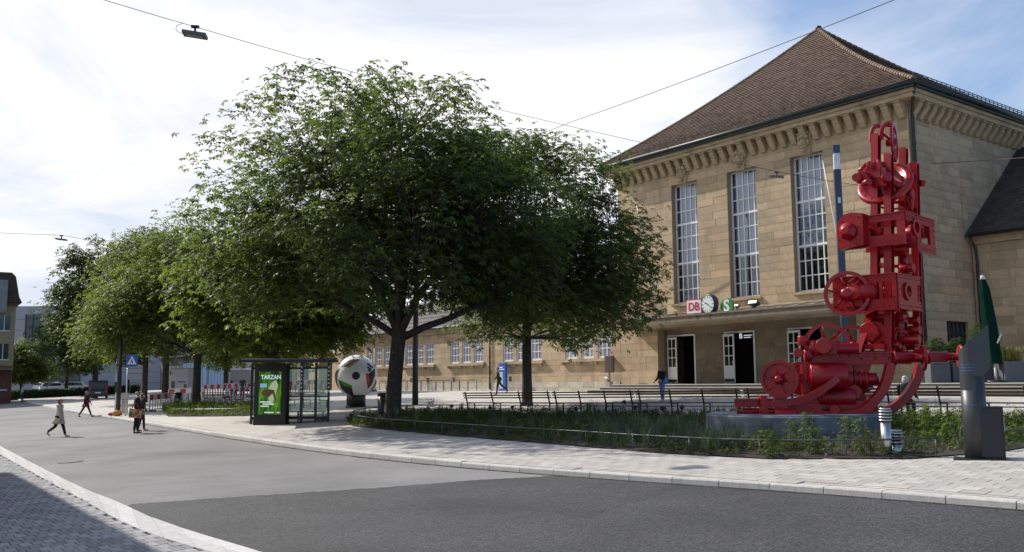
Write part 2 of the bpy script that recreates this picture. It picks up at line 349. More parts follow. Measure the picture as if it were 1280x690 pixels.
# kerb: single stones
kerb = tag(link('kerb', None), kind='structure')
pts = resample([tuple(k) for k in KS], 1.0)
for a, b in zip(pts, pts[1:]):
    if a.y > 109: break
    d = (b-a).normalized(); n2 = Vector((d.y, -d.x)); g = .008; q = MB()
    hi = .0 + (.02 if 22 < a.y < 36 else 0); w = .30 if a.y < 22 or a.y > 36 else .34
    prof = [(.0, -.2), (0.012, hi-.03), (.035, hi-.003), (w-.012, hi), (w-.012, -.2)]
    vs, mm = [], len(prof)
    for pt in (a + d*g, b - d*g):
        for (o_, z_) in prof: vs.append((pt.x + n2.x*o_, pt.y + n2.y*o_, .0415*pt.x + .0323*pt.y + z_))
    q.add(vs, [tuple(range(mm))[::-1], tuple(range(mm, 2*mm))] + [(i, (i+1) % mm, mm+(i+1) % mm, mm+i) for i in range(mm)])
    q.build('kerb_stone', KERBM, kerb)
# concrete gutter band, slab by slab
bi = [gp(*q).xy for q in [(0, 563.7), (76.5, 604), (103, 617), (169, 654), (300, 690)]]
bi = [bi[0] + (bi[0]-bi[1])*2.2] + bi + [bi[-1] + (bi[-1]-bi[-2])*.9]
bi = smooth_poly(bi)
def even(P, n):
    P = [Vector(q) for q in P]; L = [0]
    for a, b in zip(P, P[1:]): L.append(L[-1] + (b-a).length)
    out = []
    for k in range(n+1):
        s = L[-1]*k/n; i = max(j for j in range(len(L)) if L[j] <= s + 1e-9); i = min(i, len(P)-2)
        out.append(P[i] + (P[i+1]-P[i])*((s-L[i])/(L[i+1]-L[i])))
    return out
band = tag(link('gutter_band', None), kind='structure'); nb = 46
eo, ei = even(band_o, nb), even(bi, nb)
rng = random.Random(4)
for i in range(nb):
    for u0, u1 in ((0, .5), (.5, 1)):
        c = [eo[i].lerp(ei[i], u0), eo[i+1].lerp(ei[i+1], u0), eo[i+1].lerp(ei[i+1], u1), eo[i].lerp(ei[i], u1)]
        m0 = (c[0]+c[1]+c[2]+c[3])/4; c = [m0 + (q-m0)*.985 for q in c]; h = rng.uniform(-.003, .003)
        q = MB(); q.add(planar(c, ROAD_DZ + .022 + h) + planar(c, ROAD_DZ - .06), [(0, 1, 2, 3), (7, 6, 5, 4), (0, 4, 5, 1), (1, 5, 6, 2), (2, 6, 7, 3), (3, 7, 4, 0)]); q.build('gutter_slab', BANDM, band)
# dark pavers on the near side of the road
area = tag(link('pavement', None), kind='structure')
bed_poly = [tuple(q) for q in ei] + [(-6, 3), (-40, 20), (-60, 90)]
q = MB(); q.add(planar(bed_poly, ROAD_DZ + .002), [tuple(range(len(bed_poly)))]); q.build('paving_bed', JOINT, area)
def inside(pt, P):
    x, y = pt; c = False; n = len(P)
    for i in range(n):
        x0, y0 = P[i]; x1, y1 = P[(i+1) % n]
        if (y0 > y) != (y1 > y) and x < (x1-x0)*(y-y0)/(y1-y0) + x0: c = not c
    return c
def lay(parent, P, org, du, dv, w, h, gap, dz, th, material, name, near_xy, lim=300, mx=1e9, jit=.003, seed=1, vis=None, bevel=.006):
    """rows of blocks inside polygon P; the LIM blocks nearest to near_xy become objects, the rest one mesh"""
    rng = random.Random(seed); du, dv = Vector(du).normalized(), Vector(dv).normalized(); org = Vector(org); cells = []
    xsP = [q[0] for q in P]; ysP = [q[1] for q in P]
    corners = [Vector((a, b))-org for a in (min(xsP), max(xsP)) for b in (min(ysP), max(ysP))]
    u0, u1 = min(c.dot(du) for c in corners), max(c.dot(du) for c in corners); v0, v1 = min(c.dot(dv) for c in corners), max(c.dot(dv) for c in corners)
    for j in range(int(v0/h)-1, int(v1/h)+2):
        for i in range(int(u0/w)-1, int(u1/w)+2):
            c = org + du*(w*(i + (.5 if j % 2 else 0))) + dv*(h*j)
            if c.length < mx and inside(c, P) and (vis is None or vis(c)): cells.append(c)
    cells.sort(key=lambda c: (c - Vector(near_xy)).length)
    hw, hh = (w-gap)/2, (h-gap)/2
    def verts(c, dzz):
        top = [c + du*a*(hw-bevel) + dv*b*(hh-bevel) for a, b in ((-1, -1), (1, -1), (1, 1), (-1, 1))]
        low = [c + du*a*hw + dv*b*hh for a, b in ((-1, -1), (1, -1), (1, 1), (-1, 1))]
        return planar(top, dz + dzz) + planar(low, dz + dzz - bevel) + planar(low, dz - th)
    F = [(0, 1, 2, 3)] + [(i, i+4, (i+1) % 4+4, (i+1) % 4) for i in range(4)] + [(i+4, i+8, (i+1) % 4+8, (i+1) % 4+4) for i in range(4)]
    s = 1 if du.cross(dv) > 0 else -1
    if s < 0: F = [f[::-1] for f in F]
    proto = MB(); v = verts(Vector((0, 0)), 0); proto.add(v, F); me = proto.mesh(name, material)
    rest = MB()
    for k, c in enumerate(cells):
        z = rng.uniform(-jit, jit)
        if k < lim: link(name, me, parent, (c.x, c.y, .0415*c.x + .0323*c.y + z))
        else: rest.add(verts(c, z), F)
    if rest.v: tag(rest.build('paving', material, parent), kind='stuff')
def seen(c, m=60):
    p_ = Vector((c.x, c.y, .0415*c.x + .0323*c.y)) - Vector((0, 0, CAMZ)); f = p_.y*math.cos(PITCH) + p_.z*math.sin(PITCH)
    if f < 1: return False
    u = p_.x/f*FPX; v = (p_.z*math.cos(PITCH) - p_.y*math.sin(PITCH))/f*FPX; return abs(u) < 640+m and v > -345-m
lay(area, [tuple(q) for q in ei] + [(-3, 9), (-8, 9), (-22, 26), (-24, 40)], (-6, 13), (.8, .6), (.6, -.8), .17, .33, .012, ROAD_DZ + .022, .05, PAVER, 'paver', (-3.5, 11), 300, vis=lambda c: seen(c, 300))
# pale slabs between kerb and planted bed
walk = tag(link('footpath', None), kind='structure')
near = [k for k in KIN if 8 < k.y < 34]
walk_poly = [tuple(k) for k in near] + [(-8.6, 35.5), (-6.4, 35.6), (-4, 32.3), (-2.05, 29.3), (1.2, 24.9), (3.5, 21.7), (5.4, 19.75), (8, 18.6), (10, 18.9), (13, 19.2), (16, 15)]
lay(walk, walk_poly, (7.4, 14), (.69, -.72), (.72, .69), .40, .30, .008, .006, .05, SLAB, 'slab', (6.6, 14.2), 300, vis=lambda c: seen(c, 700), seed=2, jit=.002, bevel=.005)
mh = MB(); c = gp(88, 572); M = Mat(onG(c.x, c.y, ROAD_DZ+.012), (1, 0, .0415), (-.0415, -.0323, 1))
mh.ring(M, .36, .30, .012); mh.lathe([(.29, -.006), (.29, .004), (.27, .006)], 24, M)
tag(mh.build('manhole_cover', mat('cast_iron', (.15, .145, .14), .7, metal=.2, var=.3)), 'round iron manhole cover set in the worn grey road', 'manhole cover')
# ------------------------------------------------------------------ the station
FX, FY = Vector((.6, -.8)), Vector((.8, .6))          # along the front, into the building
W0 = Vector((18.6, 42.0)) - 19.7*FX
BZ = math.atan2(-.8, .6)
def bl(x, y, z=None):                                 # station-local -> world
    q = W0 + x*FX + y*FY; return Vector((q.x, q.y, CAMZ + z if z is not None else G(q.x, q.y)))
def facx(px, py, off=0.):
    d = ray(px, py); tt = (W0.dot(FY) + off)/(d.x*FY.x + d.y*FY.y); q = Vector((d.x*tt, d.y*tt)) - W0; return q.dot(FX), d.z*tt
st = thing('railway_station', 'sandstone station hall with tall windows, pyramid tiled roof and low side wing', 'station building', (W0.x, W0.y, CAMZ), BZ)
def cubemesh(name, m):
    q = MB(); q.box((0, 0, 0), (1, 1, 1)); return q.mesh(name, m)
BLOCK = cubemesh('stone_block', STONE)
def decompose(u0, u1, z0, z1, holes):
    us = sorted({u0, u1, *[h[0] for h in holes], *[h[1] for h in holes]}); zs_ = sorted({z0, z1, *[h[2] for h in holes], *[h[3] for h in holes]})
    us = [u for u in us if u0 <= u <= u1]; zs_ = [z for z in zs_ if z0 <= z <= z1]
    for za_, zb in zip(zs_, zs_[1:]):
        run = None
        for ua, ub in zip(us, us[1:]):
            hole = any(h[0] <= (ua+ub)/2 <= h[1] and h[2] <= (za_+zb)/2 <= h[3] for h in holes)
            if hole:
                if run: yield (*run, za_, zb); run = None
            else: run = (run[0] if run else ua, ub)
        if run: yield (*run, za_, zb)
def ashlar(name, O, ux, nrm, u0, u1, z0, z1, holes, course, lim, seed, near, thick=.5, m=STONE, core=MORTAR, parent=None, lmin=.6, lmax=1.35):
    """wall core with openings, faced with single stones that stand a little proud of recessed joints"""
    rng = random.Random(seed); ux, nrm, O = Vector(ux), Vector(nrm), Vector(O); rz = math.atan2(ux.y, ux.x)
    Rm = Matrix.Rotation(rz, 3, 'Z'); q = MB()
    for a, b, c, d in decompose(u0, u1, z0, z1, holes):
        cen = O + ux*((a+b)/2) - nrm*(thick/2 + .035); q.box((cen.x, cen.y, (c+d)/2), (b-a, thick, d-c), Rm)
    wall = q.build(name, core, parent or st)
    lv = {z0, z1, *[h[2] for h in holes if z0 < h[2] < z1], *[h[3] for h in holes if z0 < h[3] < z1]}; zl = sorted(lv); full = []
    for a, b in zip(zl, zl[1:]):
        k = max(1, round((b-a)/course)); full += [a + (b-a)*i/k for i in range(k)]
    full.append(z1); cells = []
    for c, d in zip(full, full[1:]):
        hs = sorted((h[0], h[1]) for h in holes if h[2] < (c+d)/2 < h[3]); spans, cur = [], u0
        for h in hs:
            if h[0] > cur: spans.append((cur, h[0]))
            cur = max(cur, h[1])
        if cur < u1: spans.append((cur, u1))
        for a, b in spans:
            x = a
            while x < b - 1e-6:
                L = rng.uniform(lmin, lmax)
                if b - (x+L) < lmin: L = b - x
                if L > lmax*1.5: L /= 2
                cells.append((x, x+L, c, d)); x += L
    cells.sort(key=lambda c: abs(c[0]-near[0]) + .4*abs(c[2]-near[1]))
    me = BLOCK if m is STONE else cubemesh('stone_block', m); rest = MB(); g = .009
    for k, (a, b, c, d) in enumerate(cells):
        pr = rng.uniform(-.004, .010); T = .09; cen = O + ux*((a+b)/2) + nrm*(pr - T/2 + .0); dim = (b-a-g, T, d-c-g)
        if k < lim: link('stone_block', me, wall, (cen.x, cen.y, (c+d)/2), (0, 0, rz), dim)
        else: rest.box((cen.x, cen.y, (c+d)/2), dim, Rm)
    if rest.v: tag(rest.build('stone_facing', m, wall), kind='stuff')
    return wall
WIN = [(5.62, 2.0), (9.85, 2.0), (14.08, 2.0)]
WZ0, WZ1 = 4.62, 11.72
holes = [(c-w/2, c+w/2, WZ0, WZ1) for c, w in WIN]
porch = (3.2, 16.5, -.05, 3.25)
ashlar('front_wall', (0, 0, 0), (1, 0, 0), (0, -1, 0), 0, 19.7, -.05, 12.95, holes + [porch], .42, 190, 3, (15, 4))
ashlar('side_wall', (19.7, 0, 0), (0, 1, 0), (1, 0, 0), .0, 15.8, -.05, 12.95, [(2.4, 4.4, .55, 2.85)], .42, 110, 5, (0, 6), m=STONE)
q = MB(); q.bx(0, 19.2, 15.3, 15.8, -.5, 12.9); q.bx(.06, .5, .55, 15.3, -.5, 12.9); q.bx(.55, 19.1, .6, 15.2, 12.6, 12.9); q.build('rear_wall', STONE_TRIM, st)
q = MB(); q.bx(-.0, 19.75, -.06, .5, -.55, -.052); q.bx(19.2, 19.76, .5, 15.8, -.55, -.052); q.build('base_course', PLINTH_ST, st)
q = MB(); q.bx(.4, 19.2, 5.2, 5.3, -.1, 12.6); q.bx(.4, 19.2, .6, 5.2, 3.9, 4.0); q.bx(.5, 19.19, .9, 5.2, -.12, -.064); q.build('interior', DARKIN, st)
# tall windows
GL = glass('tall_window_glass', (.75, .8, .86), .05)
pw, ph = (2.0-.12)/5, (WZ1-WZ0-.12)/9
q = MB(); q.box((0, 0, 0), (pw-.05, .008, ph-.05)); PANE = q.mesh('pane', GL)
for c, w in WIN:
    q = MB(); x0, x1 = c-1, c+1; y0, y1 = .34, .42
    q.bx(x0, x0+.09, y0, y1, WZ0, WZ1); q.bx(x1-.09, x1, y0, y1, WZ0, WZ1); q.bx(x0+.09, x1-.09, y0, y1, WZ0, WZ0+.10); q.bx(x0+.09, x1-.09, y0, y1, WZ1-.09, WZ1)
    for i in range(1, 5): xx = x0+.06+pw*i; q.bx(xx-.032, xx+.032, y0+.01, y1-.01, WZ0+.10, WZ1-.09)
    for j in range(1, 9): zz_ = WZ0+.06+ph*j; hh = .06 if j in (3, 6) else .026; q.bx(x0+.09, x1-.09, y0-.004, y1-.02, zz_-hh, zz_+hh)
    win = q.build('tall_window', WFRAME, st)
    for i in range(5):
        for j in range(9): link('pane', PANE, win, (x0+.06+pw*(i+.5), .385, WZ0+.06+ph*(j+.5)))
    q = MB(); q.bx(x0, x1, .62, .64, WZ0+2.3, WZ1); q.build('blind', CURTAIN, win)
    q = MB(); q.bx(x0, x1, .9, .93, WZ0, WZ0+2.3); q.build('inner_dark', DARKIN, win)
    q = MB(); q.prism([(-.12, 0), (-.12, -.1), (.34, -.1), (.34, .06)], x0-.1, x1+.1, Matrix(((0, 0, 1, 0), (1, 0, 0, 0), (0, 1, 0, WZ0-.06), (0, 0, 0, 1)))); q.build('sill', STONE_TRIM, win)
    # carved mask on the keystone
    q = MB(); q.prism([(-.30, -.22), (.30, -.22), (.42, 1.0), (-.42, 1.0)], -.06, .13, Matrix(((1, 0, 0, c), (0, 0, -1, 0), (0, 1, 0, WZ1+.16), (0, 0, 0, 1))))
    zc = WZ1 + .50
    q.sph((c, -.18, zc), .27, 12, 9, (.86, .8, 1.25)); q.sph((c, -.40, zc-.03), .07, 8, 6, (.8, 1, 1.7)); q.sph((c, -.34, zc-.22), .085, 8, 5, (1.4, .7, .6))
    for s in (-1, 1):
        q.sph((c+s*.10, -.36, zc+.12), .065, 8, 5, (1.3, .7, .6)); q.sph((c+s*.13, -.33, zc-.06), .085, 8, 6); q.sph((c+s*.27, -.2, zc+.05), .10, 8, 6, (.7, .7, 1.8)); q.sph((c+s*.2, -.24, zc+.34), .13, 8, 6)
    q.sph((c, -.3, zc+.37), .14, 8, 6); q.sph((c, -.28, zc-.36), .11, 8, 6, (1.2, .8, .9)); q.bx(c-.36, c+.36, -.26, -.06, zc+.50, zc+.60)
    q.build('carved_mask', STONE_TRIM, st)
# cornice: consoles, slab, gutter
cp = [(0, 12.30), (-.14, 12.34), (-.22, 12.5), (-.40, 12.72), (-.50, 12.86), (-.52, 12.99), (0, 12.99)]
q = MB(); q.prism(cp, -.16, .16, Matrix(((0, 0, 1, 0), (1, 0, 0, 0), (0, 1, 0, 0), (0, 0, 0, 1)))); q.bx(-.19, .19, -.58, 0, 12.99, 13.09); CORB = q.mesh('corbel', STONE_TRIM)
for i in range(30): link('corbel', CORB, st, (.22 + .664*i, -.012, 0))
for i in range(24): link('corbel', CORB, st, (19.712, .30 + .664*i, 0), (0, 0, math.pi/2))
q = MB(); q.bx(-.65, 20.35, -.65, 16.45, 13.09, 13.30); q.bx(-.75, 20.45, -.75, 16.55, 13.30, 13.46); q.bx(-.04, 19.74, -.04, 15.84, 12.953, 13.088); q.build('cornice', STONE_TRIM, st)
q = MB(); q.bx(-.86, 20.56, -.90, -.72, 13.47, 13.72); q.bx(20.40, 20.60, -.72, 16.6, 13.47, 13.72); q.bx(-.88, -.70, -.72, 16.6, 13.47, 13.72)
q.tube([(-.95, -.94, 13.66), (20.66, -.94, 13.66), (20.66, 16.7, 13.66)], .105, 8); q.build('gutter', GUTTER, st)
q = MB(); q.tube([(20.5, -.7, 13.5), (20.3, -.45, 13.2), (19.86, .12, 12.55), (19.84, .2, 12.2), (19.84, .2, -.05)], .075, 8)
for z in (2, 5, 8, 11): q.lathe([(.1, z), (.1, z+.08)], 8, Matrix.Translation((19.84, .2, 0)))
q.build('downpipe', GUTTER, st)
# pyramid roof in courses of single tiles
EX0, EX1, EY0, EY1, EZ, AX, AY, AZ = -.92, 20.62, -.92, 16.72, 13.74, 9.85, 7.9, 21.62
def prof(t): return EZ + (AZ-EZ)*(.80*t + .20*t*t)
def roofpt(face, s, t):                               # s 0..1 along the eave, t 0..1 to the apex
    c = {'front': ((EX0, EY0), (EX1, EY0)), 'right': ((EX1, EY0), (EX1, EY1)), 'back': ((EX1, EY1), (EX0, EY1)), 'left': ((EX0, EY1), (EX0, EY0))}[face]
    x = c[0][0] + (c[1][0]-c[0][0])*s; y = c[0][1] + (c[1][1]-c[0][1])*s
    return Vector((x + (AX-x)*t, y + (AY-y)*t, prof(t)))
rng = random.Random(8)
rb = MB()
for f in ('front', 'right', 'back', 'left'):
    for i in range(12):
        a, b = i/12, (i+1)/12; rb.add([roofpt(f, 0, a) - Vector((0, 0, .05)), roofpt(f, 1, a) - Vector((0, 0, .05)), roofpt(f, 1, b) - Vector((0, 0, .05)), roofpt(f, 0, b) - Vector((0, 0, .05))], [(0, 1, 2, 3)])
roof = rb.build('roof', TILE, st)
for f, rows in (('front', 44), ('right', 44)):
    q = MB(); wid = 21.5 if f == 'front' else 17.6; up = Vector((0, -.55, .83)) if f == 'front' else Vector((.6, 0, .8))
    for i in range(rows):
        t0, t1 = i/rows, min(1, (i+1.15)/rows); n_ = max(1, int(wid*(1-t0)/.24))
        for k in range(n_):
            h = .065 + rng.uniform(-.006, .012); s0, s1 = (k+.02)/n_, (k+.98)/n_
            a, b, c, d = roofpt(f, s0, t0) + up*h, roofpt(f, s1, t0) + up*h, roofpt(f, s1, t1) + up*.012, roofpt(f, s0, t1) + up*.012
            q.add([a, b, c, d, a - up*.05, b - up*.05], [(0, 1, 2, 3), (4, 5, 1, 0)])
    tag(q.build('roof_tile', TILE, roof), kind='stuff')
for (sx, sy) in ((EX0, EY0), (EX1, EY0), (EX1, EY1)):
    q = MB()
    for i in range(46):
        a, b = i/46, (i+1.1)/46; A = Vector((sx + (AX-sx)*a, sy + (AY-sy)*a, prof(a)+.03)); B = Vector((sx + (AX-sx)*min(b, 1), sy + (AY-sy)*min(b, 1), prof(min(b, 1))+.03))
        q.tube([A, B], [.14, .105], 8)
    tag(q.build('hip_tile', HIPT, roof), kind='stuff')
q = MB(); q.sph((AX, AY, AZ+.08), .2, 10, 6, (1, 1, .8)); q.build('roof_finial', GUTTER, roof)
q = MB()
for k in range(40):
    s = (k+.5)/40; P_ = roofpt('front', s, .075); q.bx(P_.x-.02, P_.x+.02, P_.y-.12, P_.y-.08, P_.z, P_.z+.17)
    P_ = roofpt('right', s, .03); q.bx(P_.x+.0, P_.x+.03, P_.y-.02, P_.y+.02, P_.z, P_.z+.34)
a, b = roofpt('right', 0.02, .03), roofpt('right', .98, .03)
for h in (.14, .24, .34): q.tube([a + Vector((0, 0, h)), b + Vector((0, 0, h))], .016, 4)
tag(q.build('snow_guard', GUTTER, roof), kind='stuff')
# porch, piers, doors, canopy
PX = [(3.32, 5.47), (7.62, 9.77), (11.95, 14.1)]        # door openings in the porch wall
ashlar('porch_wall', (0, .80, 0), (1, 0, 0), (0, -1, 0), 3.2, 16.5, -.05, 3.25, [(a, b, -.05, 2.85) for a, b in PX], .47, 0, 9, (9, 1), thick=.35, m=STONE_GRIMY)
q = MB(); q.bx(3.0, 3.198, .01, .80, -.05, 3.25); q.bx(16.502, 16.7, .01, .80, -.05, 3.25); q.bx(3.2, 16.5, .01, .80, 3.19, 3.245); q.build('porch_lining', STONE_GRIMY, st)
DGL = glass('door_glass', (.45, .5, .52), .07)
for k, (a, b) in enumerate(PX):
    q = MB(); q.bx(a, a+.09, .75, .87, -.05, 2.85); q.bx(b-.09, b, .75, .87, -.05, 2.85); q.bx(a+.09, b-.09, .75, .87, 2.76, 2.85); door = q.build('entrance_door', WFRAME, st)
    for side_, hx, sg, ang in ((0, a+.07, 1, R(-155)), (1, b-.07, -1, R(82))):
        M = Matrix.Translation((hx-.03, .80, 0)) @ Matrix.Rotation(R(-68), 4, 'Z'); w = .98
        q = MB(); M3 = M.to_3x3()
        def pc(x0, x1, z0, z1, th=.05, qq=None, off=0):
            c = M @ Vector((sg*(x0+x1)/2, off, (z0+z1)/2)); (qq or q).box(c, (x1-x0, th, z1-z0), M3)
        if side_ == 0:                                 # leaf folded right back against the pier
            M = Matrix.Translation((a+.02, .69, 0)) @ Matrix.Rotation(R(-14), 4, 'Z'); M3 = M.to_3x3()
        pc(0, .1, 0, 2.7); pc(w-.1, w, 0, 2.7); pc(.1, w-.1, 0, .95); pc(.1, w-.1, 2.58, 2.7)
        pc(w/2-.03, w/2+.03, .95, 2.58)
        for z in (1.47, 2.02): pc(.1, w/2-.03, z, z+.05); pc(w/2+.03, w-.1, z, z+.05)
        leaf = q.build('door_leaf', WFRAME, door)
        q = MB()
        for z0 in (.95, 1.52, 2.07):
            for x0 in (.1, w/2+.03): pc(x0, x0+w/2-.13, z0, z0+.52, .012, q)
        q.build('pane', DGL, leaf) if False else q.build('door_pane', DGL, door)
        q = MB(); pc(.02, w-.02, .02, .22, .056, q); q.build('kick_plate', ANTH, door)
        q = MB(); pc(.84, .9, 1.0, 1.2, .12, q); q.build('handle', STEEL, door)
q = MB()                                               # wedge of the canopy, lead top sloping forward
CX0, CX1 = 1.2, 18.5
pf = [(.0, 4.02), (0, 3.40), (-2.35, 3.40), (-2.5, 3.45), (-2.5, 3.70)]
q.prism(pf, CX0, CX1, Matrix(((0, 0, 1, 0), (1, 0, 0, -.02), (0, 1, 0, 0), (0, 0, 0, 1)))); can = q.build('canopy', LEAD, st)
q = MB(); q.bx(CX0-.06, CX1+.06, -2.64, -2.52, 3.32, 3.60); q.bx(CX0-.06, CX0+.06, -2.5, -.03, 3.32, 3.60); q.bx(CX1-.06, CX1+.06, -2.5, -.03, 3.32, 3.60); q.bx(CX0-.1, CX1+.1, -2.70, -2.56, 3.60, 3.69); q.build('fascia', mat('stained_fascia', (.24, .19, .135), .85, var=.3, scale=3, dirt=((.10, .085, .065), (2.5, 2.5, .8), .5, .7)), can)
q = MB()
for k in range(18): x = CX0 + .5 + k*.95; q.prism([(-.02, 4.06), (-.02, 4.02), (-2.5, 3.70), (-2.5, 3.74)], x, x+.04, Matrix(((0, 0, 1, 0), (1, 0, 0, -.02), (0, 1, 0, 0), (0, 0, 0, 1))))
q.build('standing_seam', LEAD, can)
# glowing shop letters inside the second door
def text(name, s, size, m, parent, M, ext=.01, align='CENTER'):
    c = bpy.data.curves.new(name, 'FONT'); c.body = s; c.size = size; c.extrude = ext; c.align_x = align; c.align_y = 'CENTER'; c.materials.append(m); c.resolution_u = 3
    o = bpy.data.objects.new(name, c); col.objects.link(o)
    if parent: o.parent = parent
    o.matrix_local = M; return o
def lettering(name, s, size, m, parent, M, ext=.01, bold=0.):
    o = text(name + '_curve', s, size, m, None, M, ext); o.data.offset = bold; bpy.context.view_layer.update(); cu = o.data
    me = bpy.data.meshes.new_from_object(o.evaluated_get(bpy.context.evaluated_depsgraph_get())); bpy.data.objects.remove(o); bpy.data.curves.remove(cu)
    o = link(name, me, parent); o.matrix_local = M; return o
FRONT = Matrix.Rotation(math.pi/2, 4, 'X')             # text standing upright, read from -y
shop = thing('shop_sign', 'small lit white letter B inside the middle station doorway', 'shop sign', bl(facx(932, 420, 2.2)[0], 2.2, facx(932, 420, 2.2)[1]), BZ)
LIT = emit('lit_letters', (.8, .85, .9), .8)
lettering('letter', 'B', .42, LIT, shop, Matrix.Translation((-.35, 0, 0)) @ FRONT); q = MB(); q.bx(-.12, .45, -.01, .01, .02, .06); q.bx(-.12, .35, -.01, .01, -.1, -.06); q.build('lettering', LIT, shop)
q = MB(); q.bx(-.6, .6, .03, .06, -.3, .3); q.build('back_panel', BLACK, shop)
# side window with bars, annex to the right
q = MB(); q.bx(19.45, 19.5, 2.4, 4.4, .55, 2.85); w = q.build('side_window', WGLASS, st)
q = MB()
for k in range(6): q.bx(19.52, 19.56, 2.4+.39*k, 2.45+.39*k, .55, 2.85)
for z in (.55, 1.1, 1.65, 2.2, 2.8): q.bx(19.5, 19.54, 2.4, 4.4, z, z+.05)
q.build('window_bars', GUTTER, w)
ashlar('annex_wall', (19.7, 5.2, 0), (1, 0, 0), (0, -1, 0), .04, 17, -.05, 6.7, [], .45, 0, 12, (0, 0))
q = MB(); q.bx(19.75, 37, 5.0, 5.2, 6.7, 6.95); q.bx(19.76, 37, 4.72, 5.1, 6.95, 7.05); q.build('annex_cornice', STONE_TRIM, st)
q = MB()
for i in range(26):
    a, b = i/26, (i+1.1)/26; y0, y1 = 4.55 + 6.4*a, 4.55 + 6.4*min(1, b); z0, z1 = 7.1 + 5.4*a, 7.1 + 5.4*min(1, b)
    for k in range(58):
        x = 19.75 + .3*k; h = rng.uniform(.02, .05); q.add([(x, y0, z0+h), (x+.29, y0, z0+h), (x+.29, y1, z1), (x, y1, z1), (x, y0, z0-.03), (x+.29, y0, z0-.03)], [(0, 1, 2, 3), (4, 5, 1, 0)])
q.add([(19.74, 4.6, 7.06), (37.2, 4.6, 7.06), (37.2, 10.95, 12.42), (19.74, 10.95, 12.42), (19.74, 17, 7.0), (37.2, 17, 7.0)], [(0, 1, 2, 3), (3, 2, 5, 4), (1, 5, 2), (0, 3, 4)])
DTILE = mat('dark_roof_tile', (.05, .043, .04), .8, var=.2, rand=.3); tag(q.build('annex_roof', DTILE, st), kind='stuff')
q = MB(); q.tube([(19.95, 4.5, 7.08), (37.2, 4.5, 7.08)], .09, 8); q.tube([(20.0, 4.5, 7.0), (20.0, 5.0, 6.5), (20.0, 5.08, 5.9), (20.0, 5.08, -.05)], .07, 8); q.build('annex_gutter', GUTTER, st)
# wing: long low range with grouped windows
groups = [-3.15 - 7.05*k for k in range(5)]
wins = [(g + 1.64*i - .61, g + 1.64*i + .61) for g in groups for i in (-1, 0, 1)]
ashlar('wing_wall', (0, 0, 0), (1, 0, 0), (0, -1, 0), -37.0, -.012, .12, 4.05, [(a, b, 1.62, 3.36) for a, b in wins] + [], .40, 0, 21, (-1, 1))
ashlar('wing_plinth', (0, -.04, 0), (1, 0, 0), (0, -1, 0), -37.0, -.07, -.62, .115, [], .36, 0, 22, (-1, 0), m=PLINTH_ST, lmin=.8, lmax=1.8)
WGL = glass('wing_glass', (.97, .97, 1.0), .03)
ww, wh = 1.22, 1.74
q = MB()
q.bx(-ww/2, -ww/2+.08, -.04, .04, 0, wh); q.bx(ww/2-.08, ww/2, -.04, .04, 0, wh); q.bx(-ww/2+.08, ww/2-.08, -.04, .04, 0, .14); q.bx(-ww/2+.08, ww/2-.08, -.04, .04, wh-.08, wh)
for i in (1, 2): q.bx(-ww/2+ww*i/3-.026, -ww/2+ww*i/3+.026, -.035, .035, .14, wh-.08)
for j in (1, 2): q.bx(-ww/2+.08, ww/2-.08, -.03, .03, wh*j/3+.05-.03, wh*j/3+.05+.03)
WF = q.mesh('window', WFRAME)
q = MB(); q.bx(-ww/2+.05, ww/2-.05, -.004, .004, .1, wh-.05); WP = q.mesh('pane', WGL)
q = MB()
for k in range(7): q.box((-.48+.16*k, .06 + .015*(k % 2), wh/2), (.135, .02, wh-.1))
WB = q.mesh('blind', mat('vertical_blind', (.80, .80, .86), .8, var=.06))
q = MB(); q.bx(-ww/2-.1, ww/2+.1, .34, .36, -.1, wh+.1); WD = q.mesh('inner_dark', DARKIN)
for a, b in wins:
    w = link('window', WF, st, ((a+b)/2, .10, 1.62)); link('pane', WP, w); link('blind', WB, w); link('inner_dark', WD, w)
for g in groups:
    q = MB(); q.bx(g-2.65, g+2.65, -.26, .2, 1.42, 1.56); q.bx(g-2.6, g+2.6, -.20, .1, 1.565, 1.615); q.build('sill', STONE_TRIM, st)
    for x in (-2.35, -.95, -.65, .65, .95, 2.35):
        q = MB(); q.prism([(0, 0), (-.2, .04), (-.22, .18), (0, .18)], -.09, .09, Matrix(((0, 0, 1, g+x), (1, 0, 0, -.015), (0, 1, 0, 1.235), (0, 0, 0, 1)))); q.build('bracket', STONE_TRIM, st)
q = MB(); q.bx(-37.0, -.02, -.16, .3, 4.056, 4.30); q.bx(-37.0, -.02, -.30, .3, 4.30, 4.46); q.build('wing_cornice', STONE_TRIM, st)
q = MB(); q.tube([(-37, -.38, 4.52), (-.1, -.38, 4.52)], .08, 8); q.build('wing_gutter', GUTTER, st)
q = MB()
for k in range(8): y0, y1 = -.3 + 5.5*k/8, -.3 + 5.5*(k+1)/8; z0, z1 = 4.48 + 3.2*k/8, 4.48 + 3.2*(k+1)/8; q.add([(-37, y0, z0+.05), (-.05, y0, z0+.05), (-.05, y1, z1), (-37, y1, z1), (-37, y0, z0-.05), (-.05, y0, z0-.05)], [(0, 1, 2, 3), (4, 5, 1, 0)])
q.add([(-37, 11, 4.4), (-.05, 11, 4.4), (-.05, 5.2, 7.68), (-37, 5.2, 7.68)], [(3, 2, 1, 0)]); q.build('wing_roof', mat('dark_slate', (.06, .055, .052), .75, var=.2, rand=.2), st)
q = MB(); q.tube([(-14.0, -.1, 4.4), (-14.0, -.1, -.4)], .06, 8); q.build('wing_downpipe', GUTTER, st)
for x in (-22.9, -25.6, -19, -11.6):
    q = MB(); q.bx(x-.15, x+.15, -.012, .05, .2, .55); q.build('cellar_vent', DARKIN, st)
